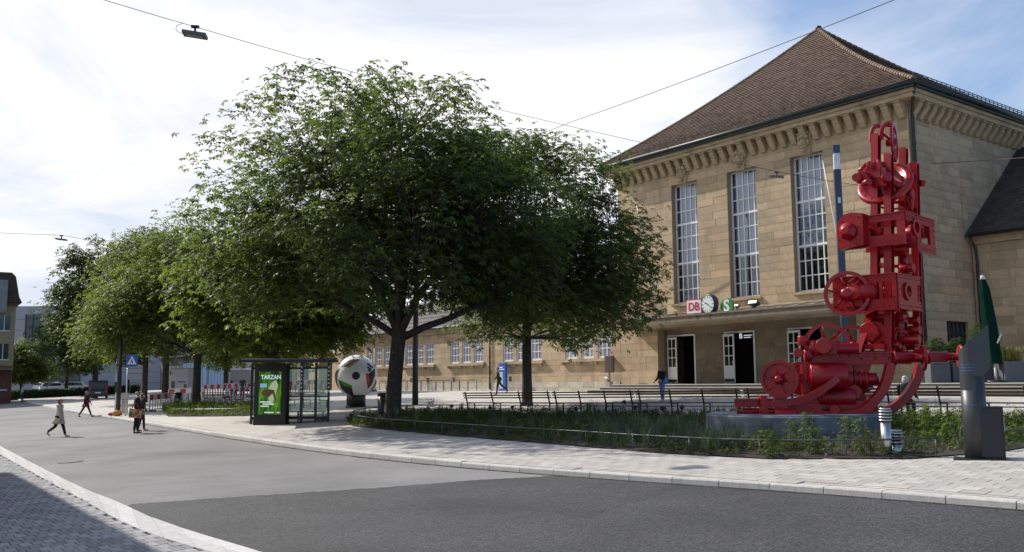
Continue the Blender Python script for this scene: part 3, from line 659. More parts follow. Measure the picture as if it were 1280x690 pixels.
# portal at the far end of the wing
q = MB(); q.bx(-44.5, -42.2, -.7, 3, -.6, 5.2); q.bx(-39.2, -37.05, -.7, 3, -.6, 5.2); q.bx(-42.2, -39.2, -.7, 3, 3.3, 5.2); q.bx(-44.7, -36.9, -.85, 3, 5.2, 5.45); q.build('portal', STONE, st)
q = MB(); q.bx(-42.2, -39.2, 1.2, 1.3, -.5, 3.3); q.build('portal_door', mat('brown_door', (.09, .05, .03), .6), st)
# broad steps in front
PLAT = mat('step_granite', (.52, .50, .46), .8, var=.12, scale=3, bump=.1, bscale=25); RIS = mat('step_dark_granite', (.15, .125, .105), .8, var=.2, scale=3)
stp = tag(link('station_steps', None, None, (W0.x, W0.y, CAMZ), (0, 0, BZ)), kind='structure')
for k, (x0, y0, z) in enumerate(((1.4, -4.1, -.36), (2.05, -3.72, -.21), (2.7, -3.34, -.06))):
    nxt = (-3.72, -3.34, 0)[k]
    q = MB(); q.bx(x0, 46, y0+.03, nxt+.03 if k < 2 else -.06, z-.30, z-.045, 1); q.bx(x0-.02, 46, y0, (nxt+.03 if k < 2 else -.06), z-.042, z, 0); q.build('step', [PLAT, RIS], stp)
q = MB(); q.bx(2.75, 46, -.05, 5.15, -.5, -.063) ; q.bx(2.75, 3.2, -.06, .0, -.5, -.07); q.build('platform', PLAT, stp)
# signs, lamps and poles on the canopy
def upright(x, y, z): return bl(x, y, z)
sg = thing('railway_sign', 'square white sign with red DB letters and red border on the canopy', 'station sign', bl(8.28, -2.3, 4.1), BZ)
REDS = mat('sign_red', (.62, .02, .06), .4, var=.03)
q = MB(); q.bx(-.56, .56, -.07, .07, -.41, .41); q.build('sign_box', REDS, sg); q = MB(); q.bx(-.50, .50, -.085, -.072, -.35, .35); q.build('face', TXTW, sg)
q = MB(); q.bx(-.44, .44, -.09, -.086, -.29, .29); 
lettering('lettering', 'DB', .62, REDS, sg, Matrix.Translation((0, -.095, -.01)) @ FRONT, .006, .008)
q = MB(); q.cyl((0, .0, -.41), (0, .0, -.62), .03); q.build('post', GUTTER, sg)
ck = thing('station_clock', 'round station clock with white dial and dark rim between the two signs', 'clock', bl(9.35, -2.3, 4.16), BZ - R(6))
M = Matrix.Rotation(math.pi/2, 4, 'X')
q = MB(); q.lathe([(.50, -.16), (.53, -.12), (.53, .15), (.50, .17)], 28, M); q.build('case', NAVY, ck)
q = MB(); q.lathe([(.46, .171), (.46, .176)], 28, M); q.build('dial', mat('clock_dial', (.72, .76, .78), .3, var=.02), ck)
q = MB()
for k in range(12):
    a = R(30*k); q.box((math.sin(a)*.39, -.18, math.cos(a)*.39), (.035, .006, .10), Matrix.Rotation(a, 3, 'Y'))
q.build('hour_mark', BLACK, ck)
for nm, ang, ln, w in (('hour_hand', R(292), .26, .045), ('minute_hand', R(126), .38, .03)):
    q = MB(); q.box((math.sin(ang)*(ln/2-.03), -.19, math.cos(ang)*(ln/2-.03)), (w, .008, ln), Matrix.Rotation(ang, 3, 'Y')); q.build(nm, BLACK, ck)
q = MB(); q.cyl((0, 0, -.5), (0, 0, -.72), .035); q.build('post', GUTTER, ck)
sb = thing('rapid_transit_sign', 'round green sign with a white letter S beside the clock', 'station sign', bl(10.52, -2.3, 3.98), BZ)
SG = mat('sign_green', (.05, .27, .06), .4, var=.03)
q = MB(); q.lathe([(.41, -.06), (.43, -.04), (.43, .06), (.41, .07)], 28, M); q.build('disc', SG, sb)
lettering('lettering', 'S', .86, TXTW, sb, Matrix.Translation((0, -.075, -.01)) @ FRONT, .008, .03)
q = MB(); q.cyl((0, 0, -.42), (0, 0, -.6), .03); q.build('post', GUTTER, sb)
for x, lab in ((12.0, 'dark floodlight lying on the canopy edge under the right tall window'), (10.9, 'small floodlight on the canopy just beside the green S sign')):
    s = 1 if x > 11.5 else .5
    f = thing('floodlight', lab, 'floodlight', bl(x, -2.0, 3.9), BZ, 'floodlights on the canopy'); q = MB(); q.box((0, 0, .12*s), (.55*s, .3*s, .16*s), Matrix.Rotation(R(-25), 3, 'X')); q.build('housing', GUTTER, f)
    q = MB(); q.box((0, -.12*s, .20*s), (.48*s, .02, .12*s), Matrix.Rotation(R(-25), 3, 'X')); q.build('lens', STEEL, f); q = MB(); q.box((0, .02, -.02), (.2*s, .1*s, .2*s)); q.build('bracket', GUTTER, f)
for x, lab in ((3.45, 'white flagpole leaning out from the wall near the leafy tree'), (16.25, 'white flagpole leaning out across the right tall window')):
    f = thing('flagpole', lab, 'flagpole', bl(x, -.1, 4.15), BZ, 'leaning flagpoles on the canopy'); q = MB(); q.tube([(0, -.05, 0), (0, -1.65, 6.45)], [.042, .028], 8); q.build('pole', WHITE, f)
    q = MB(); q.box((0, .0, .05), (.22, .25, .25)); q.build('base_bracket', GUTTER, f); q = MB(); q.sph((0, -1.66, 6.48), .045, 8, 6); q.build('finial', WHITE, f)
# ------------------------------------------------------------------ trees
LEAF_CH = leafmat('chestnut_leaf', (.040, .062, .028), (.064, .092, .036), .40, (.20, .29, .05))
LEAF_LT = leafmat('maple_leaf', (.031, .052, .017), (.053, .078, .022), .40, (.23, .31, .04))
LEAF_DK = leafmat('dark_leaf', (.022, .046, .018), (.040, .070, .024), .3, (.12, .2, .03))
LEAF_YG = leafmat('young_leaf', (.06, .105, .022), (.10, .15, .03), .42, (.30, .42, .05))
def quads_mesh(name, V, nq, material):
    """V: (nq*4, 3) array, one quad per four rows"""
    me = bpy.data.meshes.new(name); nv = len(V)
    me.vertices.add(nv); me.vertices.foreach_set('co', V.astype(np.float32).ravel())
    me.loops.add(nv); me.loops.foreach_set('vertex_index', np.arange(nv, dtype=np.int32))
    me.polygons.add(nq); me.polygons.foreach_set('loop_start', np.arange(0, nv, 4, dtype=np.int32)); me.polygons.foreach_set('loop_total', np.full(nq, 4, dtype=np.int32))
    me.materials.append(material); me.update(calc_edges=True); me.validate(); return me
def unit(a): return a/np.maximum(np.linalg.norm(a, axis=-1, keepdims=True), 1e-9)
def leaves(P, out, size, nl, rng, droop=.35, fan=1.9):
    """compound leaves: at each point nl leaflets fanned round a stalk, each leaflet a folded kite"""
    n = len(P); up = np.array([0, 0, 1.])
    nrm = unit(up*1.0 + out*.45 + rng.normal(0, .42, (n, 3))); fwd = unit(out + rng.normal(0, .55, (n, 3)) + np.array([0, 0, -.25]))
    fwd = unit(fwd - nrm*np.sum(fwd*nrm, 1, keepdims=True)); sd = np.cross(nrm, fwd); sz = size*rng.uniform(.7, 1.25, (n, 1))
    Q = []
    for k in range(nl):
        a = (k - (nl-1)/2)/(max(nl-1, 1))*2*fan; ln = sz*(1 - .28*abs(a)/max(fan, .01)); d = fwd*math.cos(a) + sd*math.sin(a); s = np.cross(nrm, d)
        tip = P + d*ln - nrm*ln*droop*(.7 + .6*rng.random((n, 1))); mid = P + d*ln*.6 - nrm*ln*.08
        Q.append(np.stack([P, mid + s*ln*.21, tip, mid - s*ln*.21], 1))
    return np.concatenate(Q, 1).reshape(-1, 3)
def tree(label, base, height, lobes, nclus, per, size, nl=5, material=None, trunk_r=.3, fork=3., seed=1, group='street trees', limbs=None, spread=.55, name='broadleaf_tree', nlimb=9, lean=(0, 0), bark=None, gaps=.0, shell=.45, clear=None):
    """lobes: list of (dx, dy, z, rx, ry, rz) ellipsoids over the base; leaf clusters fill them towards the shell"""
    rng = np.random.default_rng(seed); rr = random.Random(seed)
    root = thing(name, label, 'tree', base, 0, group)
    vol = np.array([l[3]*l[4]*l[5] for l in lobes])**.75; vol = vol/vol.sum(); C, O = [], []
    ph = rng.uniform(0, 6.28, (6, 3)); fr = rng.normal(0, 2.6, (6, 3))
    while len(C) < nclus:
        l = lobes[rng.choice(len(lobes), p=vol)]; d = unit(rng.normal(0, 1, 3)); u = rng.random()**shell
        bump = 1 + .08*np.sum(np.sin(fr@d*1.0 + ph[:, 0]))/2.2
        q = np.array([l[0], l[1], l[2]]) + d*np.array(l[3:])*u*bump
        if q[2] < l[2] - l[5]*.97: continue
        if gaps and np.sum(np.sin(q*1.3 + ph[0]))*.33 + np.sum(np.sin(q*.62 + ph[1]))*.33 > 1 - gaps*1.6 : continue
        if clear and math.hypot(q[0], q[1]) < clear[0] and q[2] < clear[1] + .25*math.hypot(q[0], q[1]): continue
        C.append(q); O.append(unit(q - np.array([0, 0, lobes[0][2] - lobes[0][5]*.7])))
    C, O = np.array(C), np.array(O)
    # trunk and limbs
    t = MB(); tp = [Vector((0, 0, -.25)), Vector((0, 0, .15)), Vector((lean[0]*.35, lean[1]*.35, fork*.45)), Vector((lean[0], lean[1], fork)), Vector((lean[0]*1.2, lean[1]*1.2, fork + (height-fork)*.35)), Vector((lean[0], lean[1], fork+(height-fork)*.72))]
    t.tube(tp, [trunk_r*1.5, trunk_r*1.12, trunk_r*.95, trunk_r*.9, trunk_r*.45, trunk_r*.12], 12)
    nodes = []
    for k in range(nlimb):
        if limbs and k < len(limbs): tgt, z0, r0 = Vector(limbs[k][0]), limbs[k][1], limbs[k][2]
        else:
            c = C[rng.integers(len(C))]; tgt = Vector(c*np.array([.8, .8, 1])); tgt.z = max(tgt.z, fork + .8); z0 = fork + rr.uniform(-.3, (height-fork)*.4); r0 = trunk_r*rr.uniform(.3, .5)
        s = Vector((lean[0]*min(1, z0/fork), lean[1]*min(1, z0/fork), z0)); mid = s.lerp(tgt, .5) + Vector((rr.uniform(-.3, .3), rr.uniform(-.3, .3), .12*(tgt-s).length))
        pts = [s*(1-a)**2 + mid*2*a*(1-a) + tgt*a*a for a in (0, .15, .3, .45, .6, .75, .9, 1)]; pts = [q + Vector([rr.uniform(-.07, .07) for _ in range(3)])*(i > 0) for i, q in enumerate(pts)]
        t.tube(pts, [r0*(1 - .85*i/7) for i in range(8)], 7); nodes += [(q, r0*(1-.85*i/7)) for i, q in enumerate(pts) if i > 1]
    nodes += [(q, trunk_r*.3) for q in tp[3:]]
    NP = np.array([list(q) for q, _ in nodes])
    for q in C:
        d = np.linalg.norm(NP - q, axis=1) + np.maximum(0, NP[:, 2] - q[2])*.4; i = int(np.argmin(d)); a = Vector(NP[i]); b = Vector(q)
        mid = a.lerp(b, .55) + Vector((rr.uniform(-.2, .2), rr.uniform(-.2, .2), rr.uniform(0, .25))); r0 = min(.05, nodes[i][1]*.6) + .008
        t.tube([a, mid, b], [r0, r0*.6, .008], 3, cap=False)
    t.build('trunk', bark or BARK, root)
    # foliage
    off = rng.normal(0, 1, (nclus, per, 3))*np.array([spread, spread, spread*.52]); PP = (C[:, None, :] + off).reshape(-1, 3)
    OO = unit(np.repeat(O, per, 0)*.8 + unit(off.reshape(-1, 3))*.7)
    V = leaves(PP, OO, size, nl, rng); link('crown', quads_mesh('crown', V, len(V)//4, material), root)
    return root
T1 = gp(490, 527)
tree('tallest dark green chestnut tree, its trunk rising from the planted bed', T1, 14.6,
     [(-.3, -.6, 8.9, 7.0, 7.9, 5.5), (-1.7, 0, 7.0, 6.8, 5.5, 3.6), (.9, 0, 11.8, 4.1, 4.0, 3.1), (3.6, 1, 7.8, 3.6, 4.5, 4.4), (-5.3, -.4, 5.6, 2.6, 3.2, 2.1)], 1180, 25, .225, 5, LEAF_CH, .32, 3.5, 11,
     limbs=[((7.0, .6, 5.2), 3.3, .17), ((3.5, -2, 7.5), 3.5, .2), ((-3, -1, 8.5), 3.6, .2), ((-5.5, .4, 6), 3.4, .15), ((.5, 2.5, 10), 4.0, .18), ((1.5, -1, 11), 4.5, .16), ((-2, -3, 9), 4.2, .14)], lean=(.25, 0), nlimb=14, shell=.40, spread=.45, name='chestnut_tree', gaps=.19, clear=(4.2, 4.3))
T2 = gp(659, 507)
tree('second chestnut tree standing behind the long bench, nearest the station hall', T2, 13.8,
     [(.7, 0, 7.9, 4.5, 4.8, 5.1), (2.0, -.3, 5.6, 4.4, 4.4, 2.9), (-.3, 0, 10.2, 3.2, 3.2, 2.8), (3.5, 0, 7.3, 2.7, 3.2, 2.7), (-1.2, 0, 4.9, 2.8, 3.2, 2.1)], 720, 25, .225, 5, LEAF_CH, .24, 3.2, 12, nlimb=11, spread=.5, name='chestnut_tree', gaps=.14, clear=(1.8, 3.9))
T3 = gp(245, 509)
tree('spreading tree in the smaller planted bed beside the bus shelter', T3, 12.0,
     [(1.0, 0, 8.2, 5.8, 4.8, 5.0), (-3, -.5, 6.4, 3.8, 3.8, 3.0), (5.5, 1, 6.2, 3.4, 3.6, 3.0), (-5.2, 0, 5.0, 2.4, 2.8, 1.8)], 1200, 16, .28, 4, LEAF_LT, .27, 3.4, 13, limbs=[((-4.4, 0, 6.4), 3.3, .16), ((4.6, 0, 6.0), 3.3, .17), ((0, 2, 9), 3.8, .18)], nlimb=10, gaps=.05, clear=(3.4, 4.4))
T5 = gp(180, 503)
tree('leafy tree behind the blue crossing sign', T5, 14.4, [(-.3, 0, 9.0, 4.8, 4.4, 5.4), (-2.8, -1, 5.6, 3.2, 3.2, 2.6), (2.6, 0, 6.0, 3.0, 3.2, 3.0)], 900, 15, .28, 4, LEAF_LT, .24, 3.0, 14, nlimb=9)
T4 = onG(-31.5, 84)
tree('tall tree rising behind the white site cabin', T4, 16.0, [(-1, 0, 10.2, 4.9, 4.2, 5.6), (-2.5, 0, 6.5, 3.6, 3.5, 3.0)], 520, 11, .42, 4, LEAF_DK, .3, 3.6, 15)
T6 = onG(-12.1, 46.4)
tree('tree with a thick trunk just behind the black advertising case', T6, 10.2, [(.7, .3, 6.3, 3.9, 3.6, 3.7), (-2.2, 0, 5.8, 2.9, 2.9, 2.6), (3.0, 0, 5.4, 2.4, 2.6, 2.1)], 900, 16, .28, 5, LEAF_LT, .33, 3.2, 16, nlimb=9)
T7 = onG(-43.3, 96)
tree('tall dark tree at the bend of the road beyond the parked van', T7, 17.2, [(-.5, 0, 11.0, 4.7, 4.2, 6.0), (-1.9, 0, 6.2, 4.2, 3.8, 3.6)], 600, 11, .45, 4, LEAF_DK, .3, 3.0, 17)
T8 = onG(-53, 110)
tree('slim dark tree standing behind the clipped hedge', T8, 13.6, [(.4, 0, 8.6, 3.4, 3, 4.8), (2.2, 0, 5.6, 3.2, 2.8, 2.8)], 420, 11, .45, 4, LEAF_DK, .22, 2.6, 18)
T9 = onG(-60.5, 114)
tree('low bright green tree next to the ochre corner house', T9, 7.6, [(0, 0, 4.7, 3.0, 2.8, 2.7), (1.8, 0, 3.5, 2.2, 2.2, 1.8), (-1.6, 0, 3.2, 2.0, 2.2, 1.7)], 300, 11, .42, 4, LEAF_LT, .16, 1.6, 19)
T10 = onG(-46.5, 112)
tree('thin tree growing beyond the clipped hedge near the white road sign', T10, 12.0, [(0, 0, 7.6, 3.2, 3, 4.0)], 260, 11, .45, 4, LEAF_DK, .18, 2.8, 20)
T11 = onG(-33.5, 108)
tree('round tree far behind the parked dark van', T11, 12.0, [(0, 0, 6.8, 4.4, 4, 4.6)], 300, 11, .48, 4, LEAF_LT, .22, 2.6, 21)
T12 = onG(-20.2, 78)
tree('shady tree beside the goods shed behind the red barriers', T12, 12.5, [(0, 0, 8.2, 4.6, 4, 3.9), (3.0, 0, 7.2, 3.4, 3.4, 2.8)], 420, 11, .42, 4, LEAF_DK, .24, 4.2, 22)

# ------------------------------------------------------------------ planted beds
BED1 = [(-7.25, 40.6), (-6.2, 36.0), (-4.1, 32.6), (-2.05, 29.6), (1.26, 25.1), (3.52, 21.9), (5.42, 19.95), (8.01, 18.85), (9.9, 19.25), (12.5, 20.6), (15, 23.0), (14.6, 25.2), (12.2, 28.0), (7.0, 32.2), (2.1, 36.7), (-2.2, 40.9), (-5.2, 43.4)]
BED2 = [(-18.7, 50.4), (-16.2, 48.6), (-13.6, 47.2), (-11.9, 48.5), (-13.6, 53.5), (-17.5, 58.6), (-21.0, 63.0), (-23.4, 61.8)]
def ear_sheet(name, P, dz, m, kind):
    c = sum((Vector(p_) for p_ in P), Vector((0, 0)))/len(P); q = MB(); n = len(P); rings = [1., .92, .7, .4, .0]
    for k, s in enumerate(rings[:-1]):
        for p_ in P: w = c + (Vector(p_)-c)*s; q.v.append((w.x, w.y, .0415*w.x + .0323*w.y + dz + (0, .05, .08, .1)[k]))
    q.v.append((c.x, c.y, .0415*c.x + .0323*c.y + dz + .1))
    for k in range(len(rings)-2):
        for i in range(n): j = (i+1) % n; q.f.append((k*n+i, k*n+j, (k+1)*n+j, (k+1)*n+i)); q.m.append(0); q.sm.append(True)
    k = len(rings)-2
    for i in range(n): q.f.append((k*n+i, k*n+(i+1) % n, len(q.v)-1)); q.m.append(0); q.sm.append(True)
    return tag(q.build(name, m), kind=kind)
ear_sheet('planting_bed', BED1, .012, SOIL, 'structure'); ear_sheet('planting_bed', BED2, .012, SOIL, 'structure')
LEAF_BED = leafmat('bed_leaf', (.028, .050, .016), (.055, .085, .024), .3, (.12, .2, .03))
GRASSB = leafmat('blue_grass', (.06, .09, .06), (.10, .13, .085), .25, (.14, .2, .09))
def plants(name, P, n, hmin, hmax, blade, w, m, rng, avoid=None, dens=None, lean=.35, leafy=False):
    xs_, ys_ = [a for a, b in P], [b for a, b in P]; pts = []
    while len(pts) < n:
        x, y = rng.uniform(min(xs_), max(xs_)), rng.uniform(min(ys_), max(ys_))
        if not inside((x, y), P) or (avoid and avoid(x, y)) or (dens and rng.random() > dens(x, y)): continue
        pts.append((x, y, .0415*x + .0323*y + .03))
    pts = np.array(pts); B = np.repeat(pts, blade, 0); k = len(B); h = np.repeat(rng.uniform(hmin, hmax, (n, 1)), blade, 0)*rng.uniform(.55, 1.1, (k, 1))
    if leafy:                                          # stems carrying little leaves
        P_ = B + rng.normal(0, .10, (k, 3))*np.array([1, 1, 0]) + np.array([0, 0, 1])*h*rng.uniform(.1, 1., (k, 1)); d = unit(rng.normal(0, 1, (k, 3))*np.array([1, 1, .5]))
        V = leaves(P_, d, w, 3, rng, .25, 1.4)
    else:
        a = rng.uniform(0, 6.283, (k, 1)); d = np.concatenate([np.cos(a), np.sin(a), 0*a], 1); s = np.concatenate([-np.sin(a), np.cos(a), 0*a], 1)
        b0 = B + d*rng.uniform(0, .06, (k, 1)); tip = b0 + np.array([0, 0, 1])*h + d*h*lean*rng.uniform(.3, 1.3, (k, 1)); mid = b0 + np.array([0, 0, .55])*h + d*h*lean*.3
        V = np.stack([b0 - s*w*.4, mid - s*w*.5, tip, mid + s*w*.5], 1).reshape(-1, 3)
    return tag(link(name, quads_mesh(name, V, len(V)//4, m)), kind='stuff')
rng = np.random.default_rng(5)
PLC = Vector((7.45, 24.6))                             # centre of the sculpture's plinth
def on_pl(x, y): return (x-PLC.x)**2 + (y-PLC.y)**2 < 2.45**2 or (x-9.25)**2 + (y-18.9)**2 < .5
plants('green_foliage', BED1, 2600, .10, .40, 9, .085, LEAF_BED, rng, on_pl, leafy=True)
plants('green_foliage', BED1, 900, .12, .45, 8, .08, LEAF_LT, rng, on_pl, lambda x, y: .12 + .9*(x > 9.3) + .25*(y > 30), leafy=True)
plants('grass_blades', BED1, 800, .2, .44, 14, .016, LEAF_BED, rng, on_pl, lambda x, y: .8 if y > 24 else .35)
plants('grass_blades', BED1, 130, .4, .72, 28, .013, GRASSB, rng, on_pl, lambda x, y: 1.0 if 1.8 < x < 6.2 and 20.6 < y < 25.4 else .03, lean=.3)
STRAW = leafmat('dry_stalk', (.20, .17, .08), (.26, .21, .11), .2, (.25, .22, .1))
plants('dry_stalks', BED1, 150, .3, .75, 7, .010, STRAW, rng, on_pl)
PURP = leafmat('purple_flower', (.16, .06, .20), (.30, .22, .34), .2, (.3, .15, .3))
plants('small_flowers', BED1, 170, .25, .5, 6, .05, PURP, rng, on_pl, lambda x, y: .15 + .8*(2 < x < 8), leafy=True)
plants('young_foliage', BED1, 260, .2, .60, 14, .085, LEAF_YG, rng, on_pl, lambda x, y: 1. if x > 10 and y > 20.5 else .05, leafy=True)
plants('green_foliage', BED2, 900, .15, .70, 9, .10, LEAF_LT, rng, leafy=True)
plants('grass_blades', BED2, 300, .3, .6, 14, .02, LEAF_CH, rng)
ALS = mat('seed_head', (.05, .028, .045), .8, var=.3)
STEM = mat('green_stem', (.07, .10, .03), .7)
for k, (px, py, h) in enumerate([(564, 540, .85), (780, 548, 1.0), (794, 556, .95), (828, 556, .92), (830, 549, .82), (848, 558, .85), (853, 553, .9), (807, 552, .8), (640, 541, .8), (612, 538, .75), (720, 549, .85)]):
    b_ = gp(px, py); a = thing('allium_plant', ('round dark seed head on a stem before the first bench', 'tallest dark seed head in the bed, in the middle of the cluster', 'dark seed head beside the tallest one in the bed', 'dark seed head standing high next to a paired one', 'lower dark seed head of the close pair', 'dark seed head nearest the blue grass tufts', 'dark seed head behind the blue grass tufts', 'short dark seed head under the third bench', 'lone dark seed head before the second bench', 'small dark seed head near the low front rail', 'lone dark seed head left of the cluster in the bed')[k], 'plant', b_, 0, 'allium seed heads in the bed')
    q = MB(); q.tube([(0, 0, 0), (.02, .01, h)], .008, 5); q.build('stem', STEM, a)
    q = MB(); r_ = np.random.default_rng(k)
    for _ in range(40): d = Vector(unit(r_.normal(0, 1, 3))); q.tube([Vector((.02, .01, h)), Vector((.02, .01, h)) + d*.065], [.004, .014], 3)
    q.build('flower_head', ALS, a)
for k, (px, py, h, sd) in enumerate([(1080, 571, .8, 1), (993, 566, .75, 2), (962, 572, .6, 3), (1018, 570, .62, 4), (1012, 562, .85, 5), (1060, 566, .78, 6), (1160, 551, .85, 7), (1186, 556, .6, 8), (538, 533, 1.0, 9)]):
    b_ = gp(px, py); a = thing('leafy_plant', ['bushy green plant rising just left of the steel bollard lamps', 'green plant before the left half of the round plinth', 'low bushy plant at the left end of the round plinth', 'low green plant before the middle of the plinth, nearest the rail', 'tallest green plant before the middle of the plinth', 'green plant between the plinth middle and the bollard lamps', 'tall sunlit plant left of the grey information pillar', 'small sunlit plant close beside the grey information pillar', 'wispy tall plant by the big chestnut trunk'][k], 'plant', b_, 0, 'upright plants in the bed' if k < 8 else None)
    r_ = np.random.default_rng(sd); P_ = np.concatenate([r_.normal(0, .10, (150, 2)), r_.uniform(.05, h, (150, 1))], 1); d = unit(np.concatenate([P_[:, :2]*8 + r_.normal(0, .4, (150, 2)), .4*np.ones((150, 1))], 1))
    V = leaves(P_, d, .075, 3, r_, .2, 1.3); link('foliage', quads_mesh('foliage', V, len(V)//4, LEAF_YG if 6 <= k < 8 else LEAF_LT), a)
    q = MB()
    for j in range(4): q.tube([(.04*(j-1.5), 0, -.02), (.05*(j-1.5), .03*(j % 2), h*.9)], .006, 4)
    q.build('stem', STEM, a)
# low rails round the beds
RAILM = mat('rail_steel', (.10, .105, .115), .4, metal=.6, var=.2)
def low_rail(label, P, h=.36, gap=1.8, r=.021):
    P = smooth_poly(P, 2); root = thing('bed_rail', label, 'low railing', onG(*P[0]), 0, 'low rails round the planted beds'); o0 = onG(*P[0]); q = MB()
    q.tube([onG(p_.x, p_.y, h) - o0 for p_ in P], r, 6); q.build('rail', RAILM, root)
    for p_ in resample([tuple(z) for z in P], gap): q = MB(); b_ = onG(p_.x, p_.y) - o0; q.tube([b_ + Vector((0, 0, -.1)), b_ + Vector((0, 0, h-.02))], .013, 6); q.build('rail_post', RAILM, root)
low_rail('low steel rail along the road side of the long planted bed', [(-5.6, 43.2), (-7.2, 40.8), (-6.15, 36.2), (-4.0, 32.75), (-1.95, 29.8), (1.36, 25.3), (3.6, 22.1), (5.5, 20.15), (8.0, 19.1), (8.8, 19.2)])
low_rail('low steel rail running out behind the grey information pillar', [(9.7, 19.4), (12.4, 20.8), (14.9, 23.2)])
low_rail('low steel rail on the plaza side of the long planted bed', [(-5.2, 43.2), (-2.3, 40.7), (2.0, 36.5), (6.9, 32.0), (12.0, 27.9), (14.4, 25.2)])
low_rail('low steel rail round the small bed by the bus shelter', [(-23.2, 61.6), (-18.6, 50.7), (-16.1, 48.8), (-13.6, 47.4), (-12.2, 48.4)])
# long benches along the plaza edge of the bed
def bench(label, a, b, legs=3, face=1, group='long slatted benches beside the beds'):
    a, b = Vector(a), Vector(b); d = (b-a); L = d.length; rz = math.atan2(d.y, d.x); m0 = onG(*((a+b)/2))
    root = thing('slatted_bench', label, 'bench', m0, rz, group); sl = (G(*b) - G(*a))/L; f = face
    def pt(x, y, z): return Vector((x, y, z + sl*x))
    for y, z, w in ((.06, .44, .10), (.18, .445, .10), (.30, .445, .10), (.42, .44, .10)):
        q = MB(); q.tube([pt(-L/2, f*y, z), pt(L/2, f*y, z)], .02, 4, flat=None); q2 = MB(); c = [pt(-L/2, f*y-w/2, z), pt(L/2, f*y-w/2, z), pt(L/2, f*y+w/2, z), pt(-L/2, f*y+w/2, z)]
        q2.add([v + Vector((0, 0, .016)) for v in c] + [v - Vector((0, 0, .016)) for v in c], [(0, 1, 2, 3), (7, 6, 5, 4), (0, 4, 5, 1), (1, 5, 6, 2), (2, 6, 7, 3), (3, 7, 4, 0)]); q2.build('seat_slat', WOOD, root)
    for z, y in ((.66, -.06), (.76, -.10), (.86, -.14)):
        h = .026; q2 = MB(); c = [pt(-L/2, f*y-.014, z-h), pt(L/2, f*y-.014, z-h), pt(L/2, f*y-.03, z+h), pt(-L/2, f*y-.03, z+h)]
        c2 = [v + Vector((0, .03, 0)) for v in c]; q2.add(c + c2, [(0, 1, 2, 3), (7, 6, 5, 4), (0, 4, 5, 1), (1, 5, 6, 2), (2, 6, 7, 3), (3, 7, 4, 0)]); q2.build('back_slat', WOOD, root)
    for k in range(legs):
        x = -L/2 + .15 + (L-.3)*k/(legs-1); z0 = sl*x; q = MB()
        q.tube([(x, f*.02, z0-.02), (x, f*.0, z0+.42), (x, -f*.155, z0+.92)], .022, 4); q.tube([(x, f*.44, z0-.02), (x, f*.44, z0+.42), (x, f*.0, z0+.42)], .022, 4); q.tube([(x, f*.02, z0+.12), (x, f*.44, z0+.12)], .015, 4); q.build('leg_frame', GUTTER, root)
bench('first bench of the curve, directly before the second chestnut trunk', (-2.1, 40.9), (1.6, 37.4), 4)
bench('second bench of the curve, right of the chestnut trunk', (1.65, 37.35), (4.6, 34.75), 4)
bench('third bench of the curve, ending behind the red machine base', (4.65, 34.7), (7.9, 32.0), 4)
bench('bench mostly hidden behind the red machine', (8.0, 31.9), (11.8, 28.75), 4)
bench('last bench of the curve, a woman sitting at its end, crossing behind the grey pillar', (11.85, 28.7), (14.4, 25.7), 4)
bench('bench on the plaza side of the small bed beside the shelter', (-21.2, 63.6), (-17.6, 59.2), 4)
bench('bench standing close behind the bus shelter glass', (-13.2, 54.2), (-10.6, 51.4), 3)
# ------------------------------------------------------------------ red machine sculpture on its round plinth
pz = G(PLC.x, PLC.y)
pl_ = thing('round_plinth', 'low round blue grey concrete plinth under the red machine', 'plinth', (PLC.x, PLC.y, pz))
q = MB(); q.lathe([(2.3, -.35), (2.3, .53), (2.27, .56)], 48, None, 0, False); q.build('body', CONC, pl_); q = MB(); q.lathe([(2.20, .562), (2.20, .575), (2.17, .585)], 48); q.build('top_slab', CONC, pl_)
YS = 24.4
sc = thing('machine_sculpture', 'towering red painted sculpture of stacked machine parts, wheels and buffers', 'sculpture', (PLC.x, PLC.y, pz + .585))
SO = Vector((PLC.x, PLC.y, pz + .585))
def S(px, py, dY=0.): return at(px, py, YS + dY) - SO
UX, UY, UZ = Vector((.70, -.714, 0)), Vector((.714, .70, 0)), Vector((0, 0, 1))
XX = Vector((.985, -.17, 0)); FD = Vector((-.42, -.907, 0)); PXM = 1/47.1
def rivets(q, pts, nrm, r=.022):
    for p_ in pts: q.tube([p_, p_ + Vector(nrm)*.022], [r, r*.6], 6)
def ibeam(q, p0, p1, ax, w, d, t=.03):
    p0, p1 = Vector(p0), Vector(p1); M = Mat(p0, ax, p1-p0); L = (p1-p0).length; w, d = w/2, d/2; k = t/2
    q.prism([(-w, -d), (w, -d), (w, -d+t), (k, -d+t), (k, d-t), (w, d-t), (w, d), (-w, d), (-w, d-t), (-k, d-t), (-k, -d+t), (-w, -d+t)], 0, L, M)
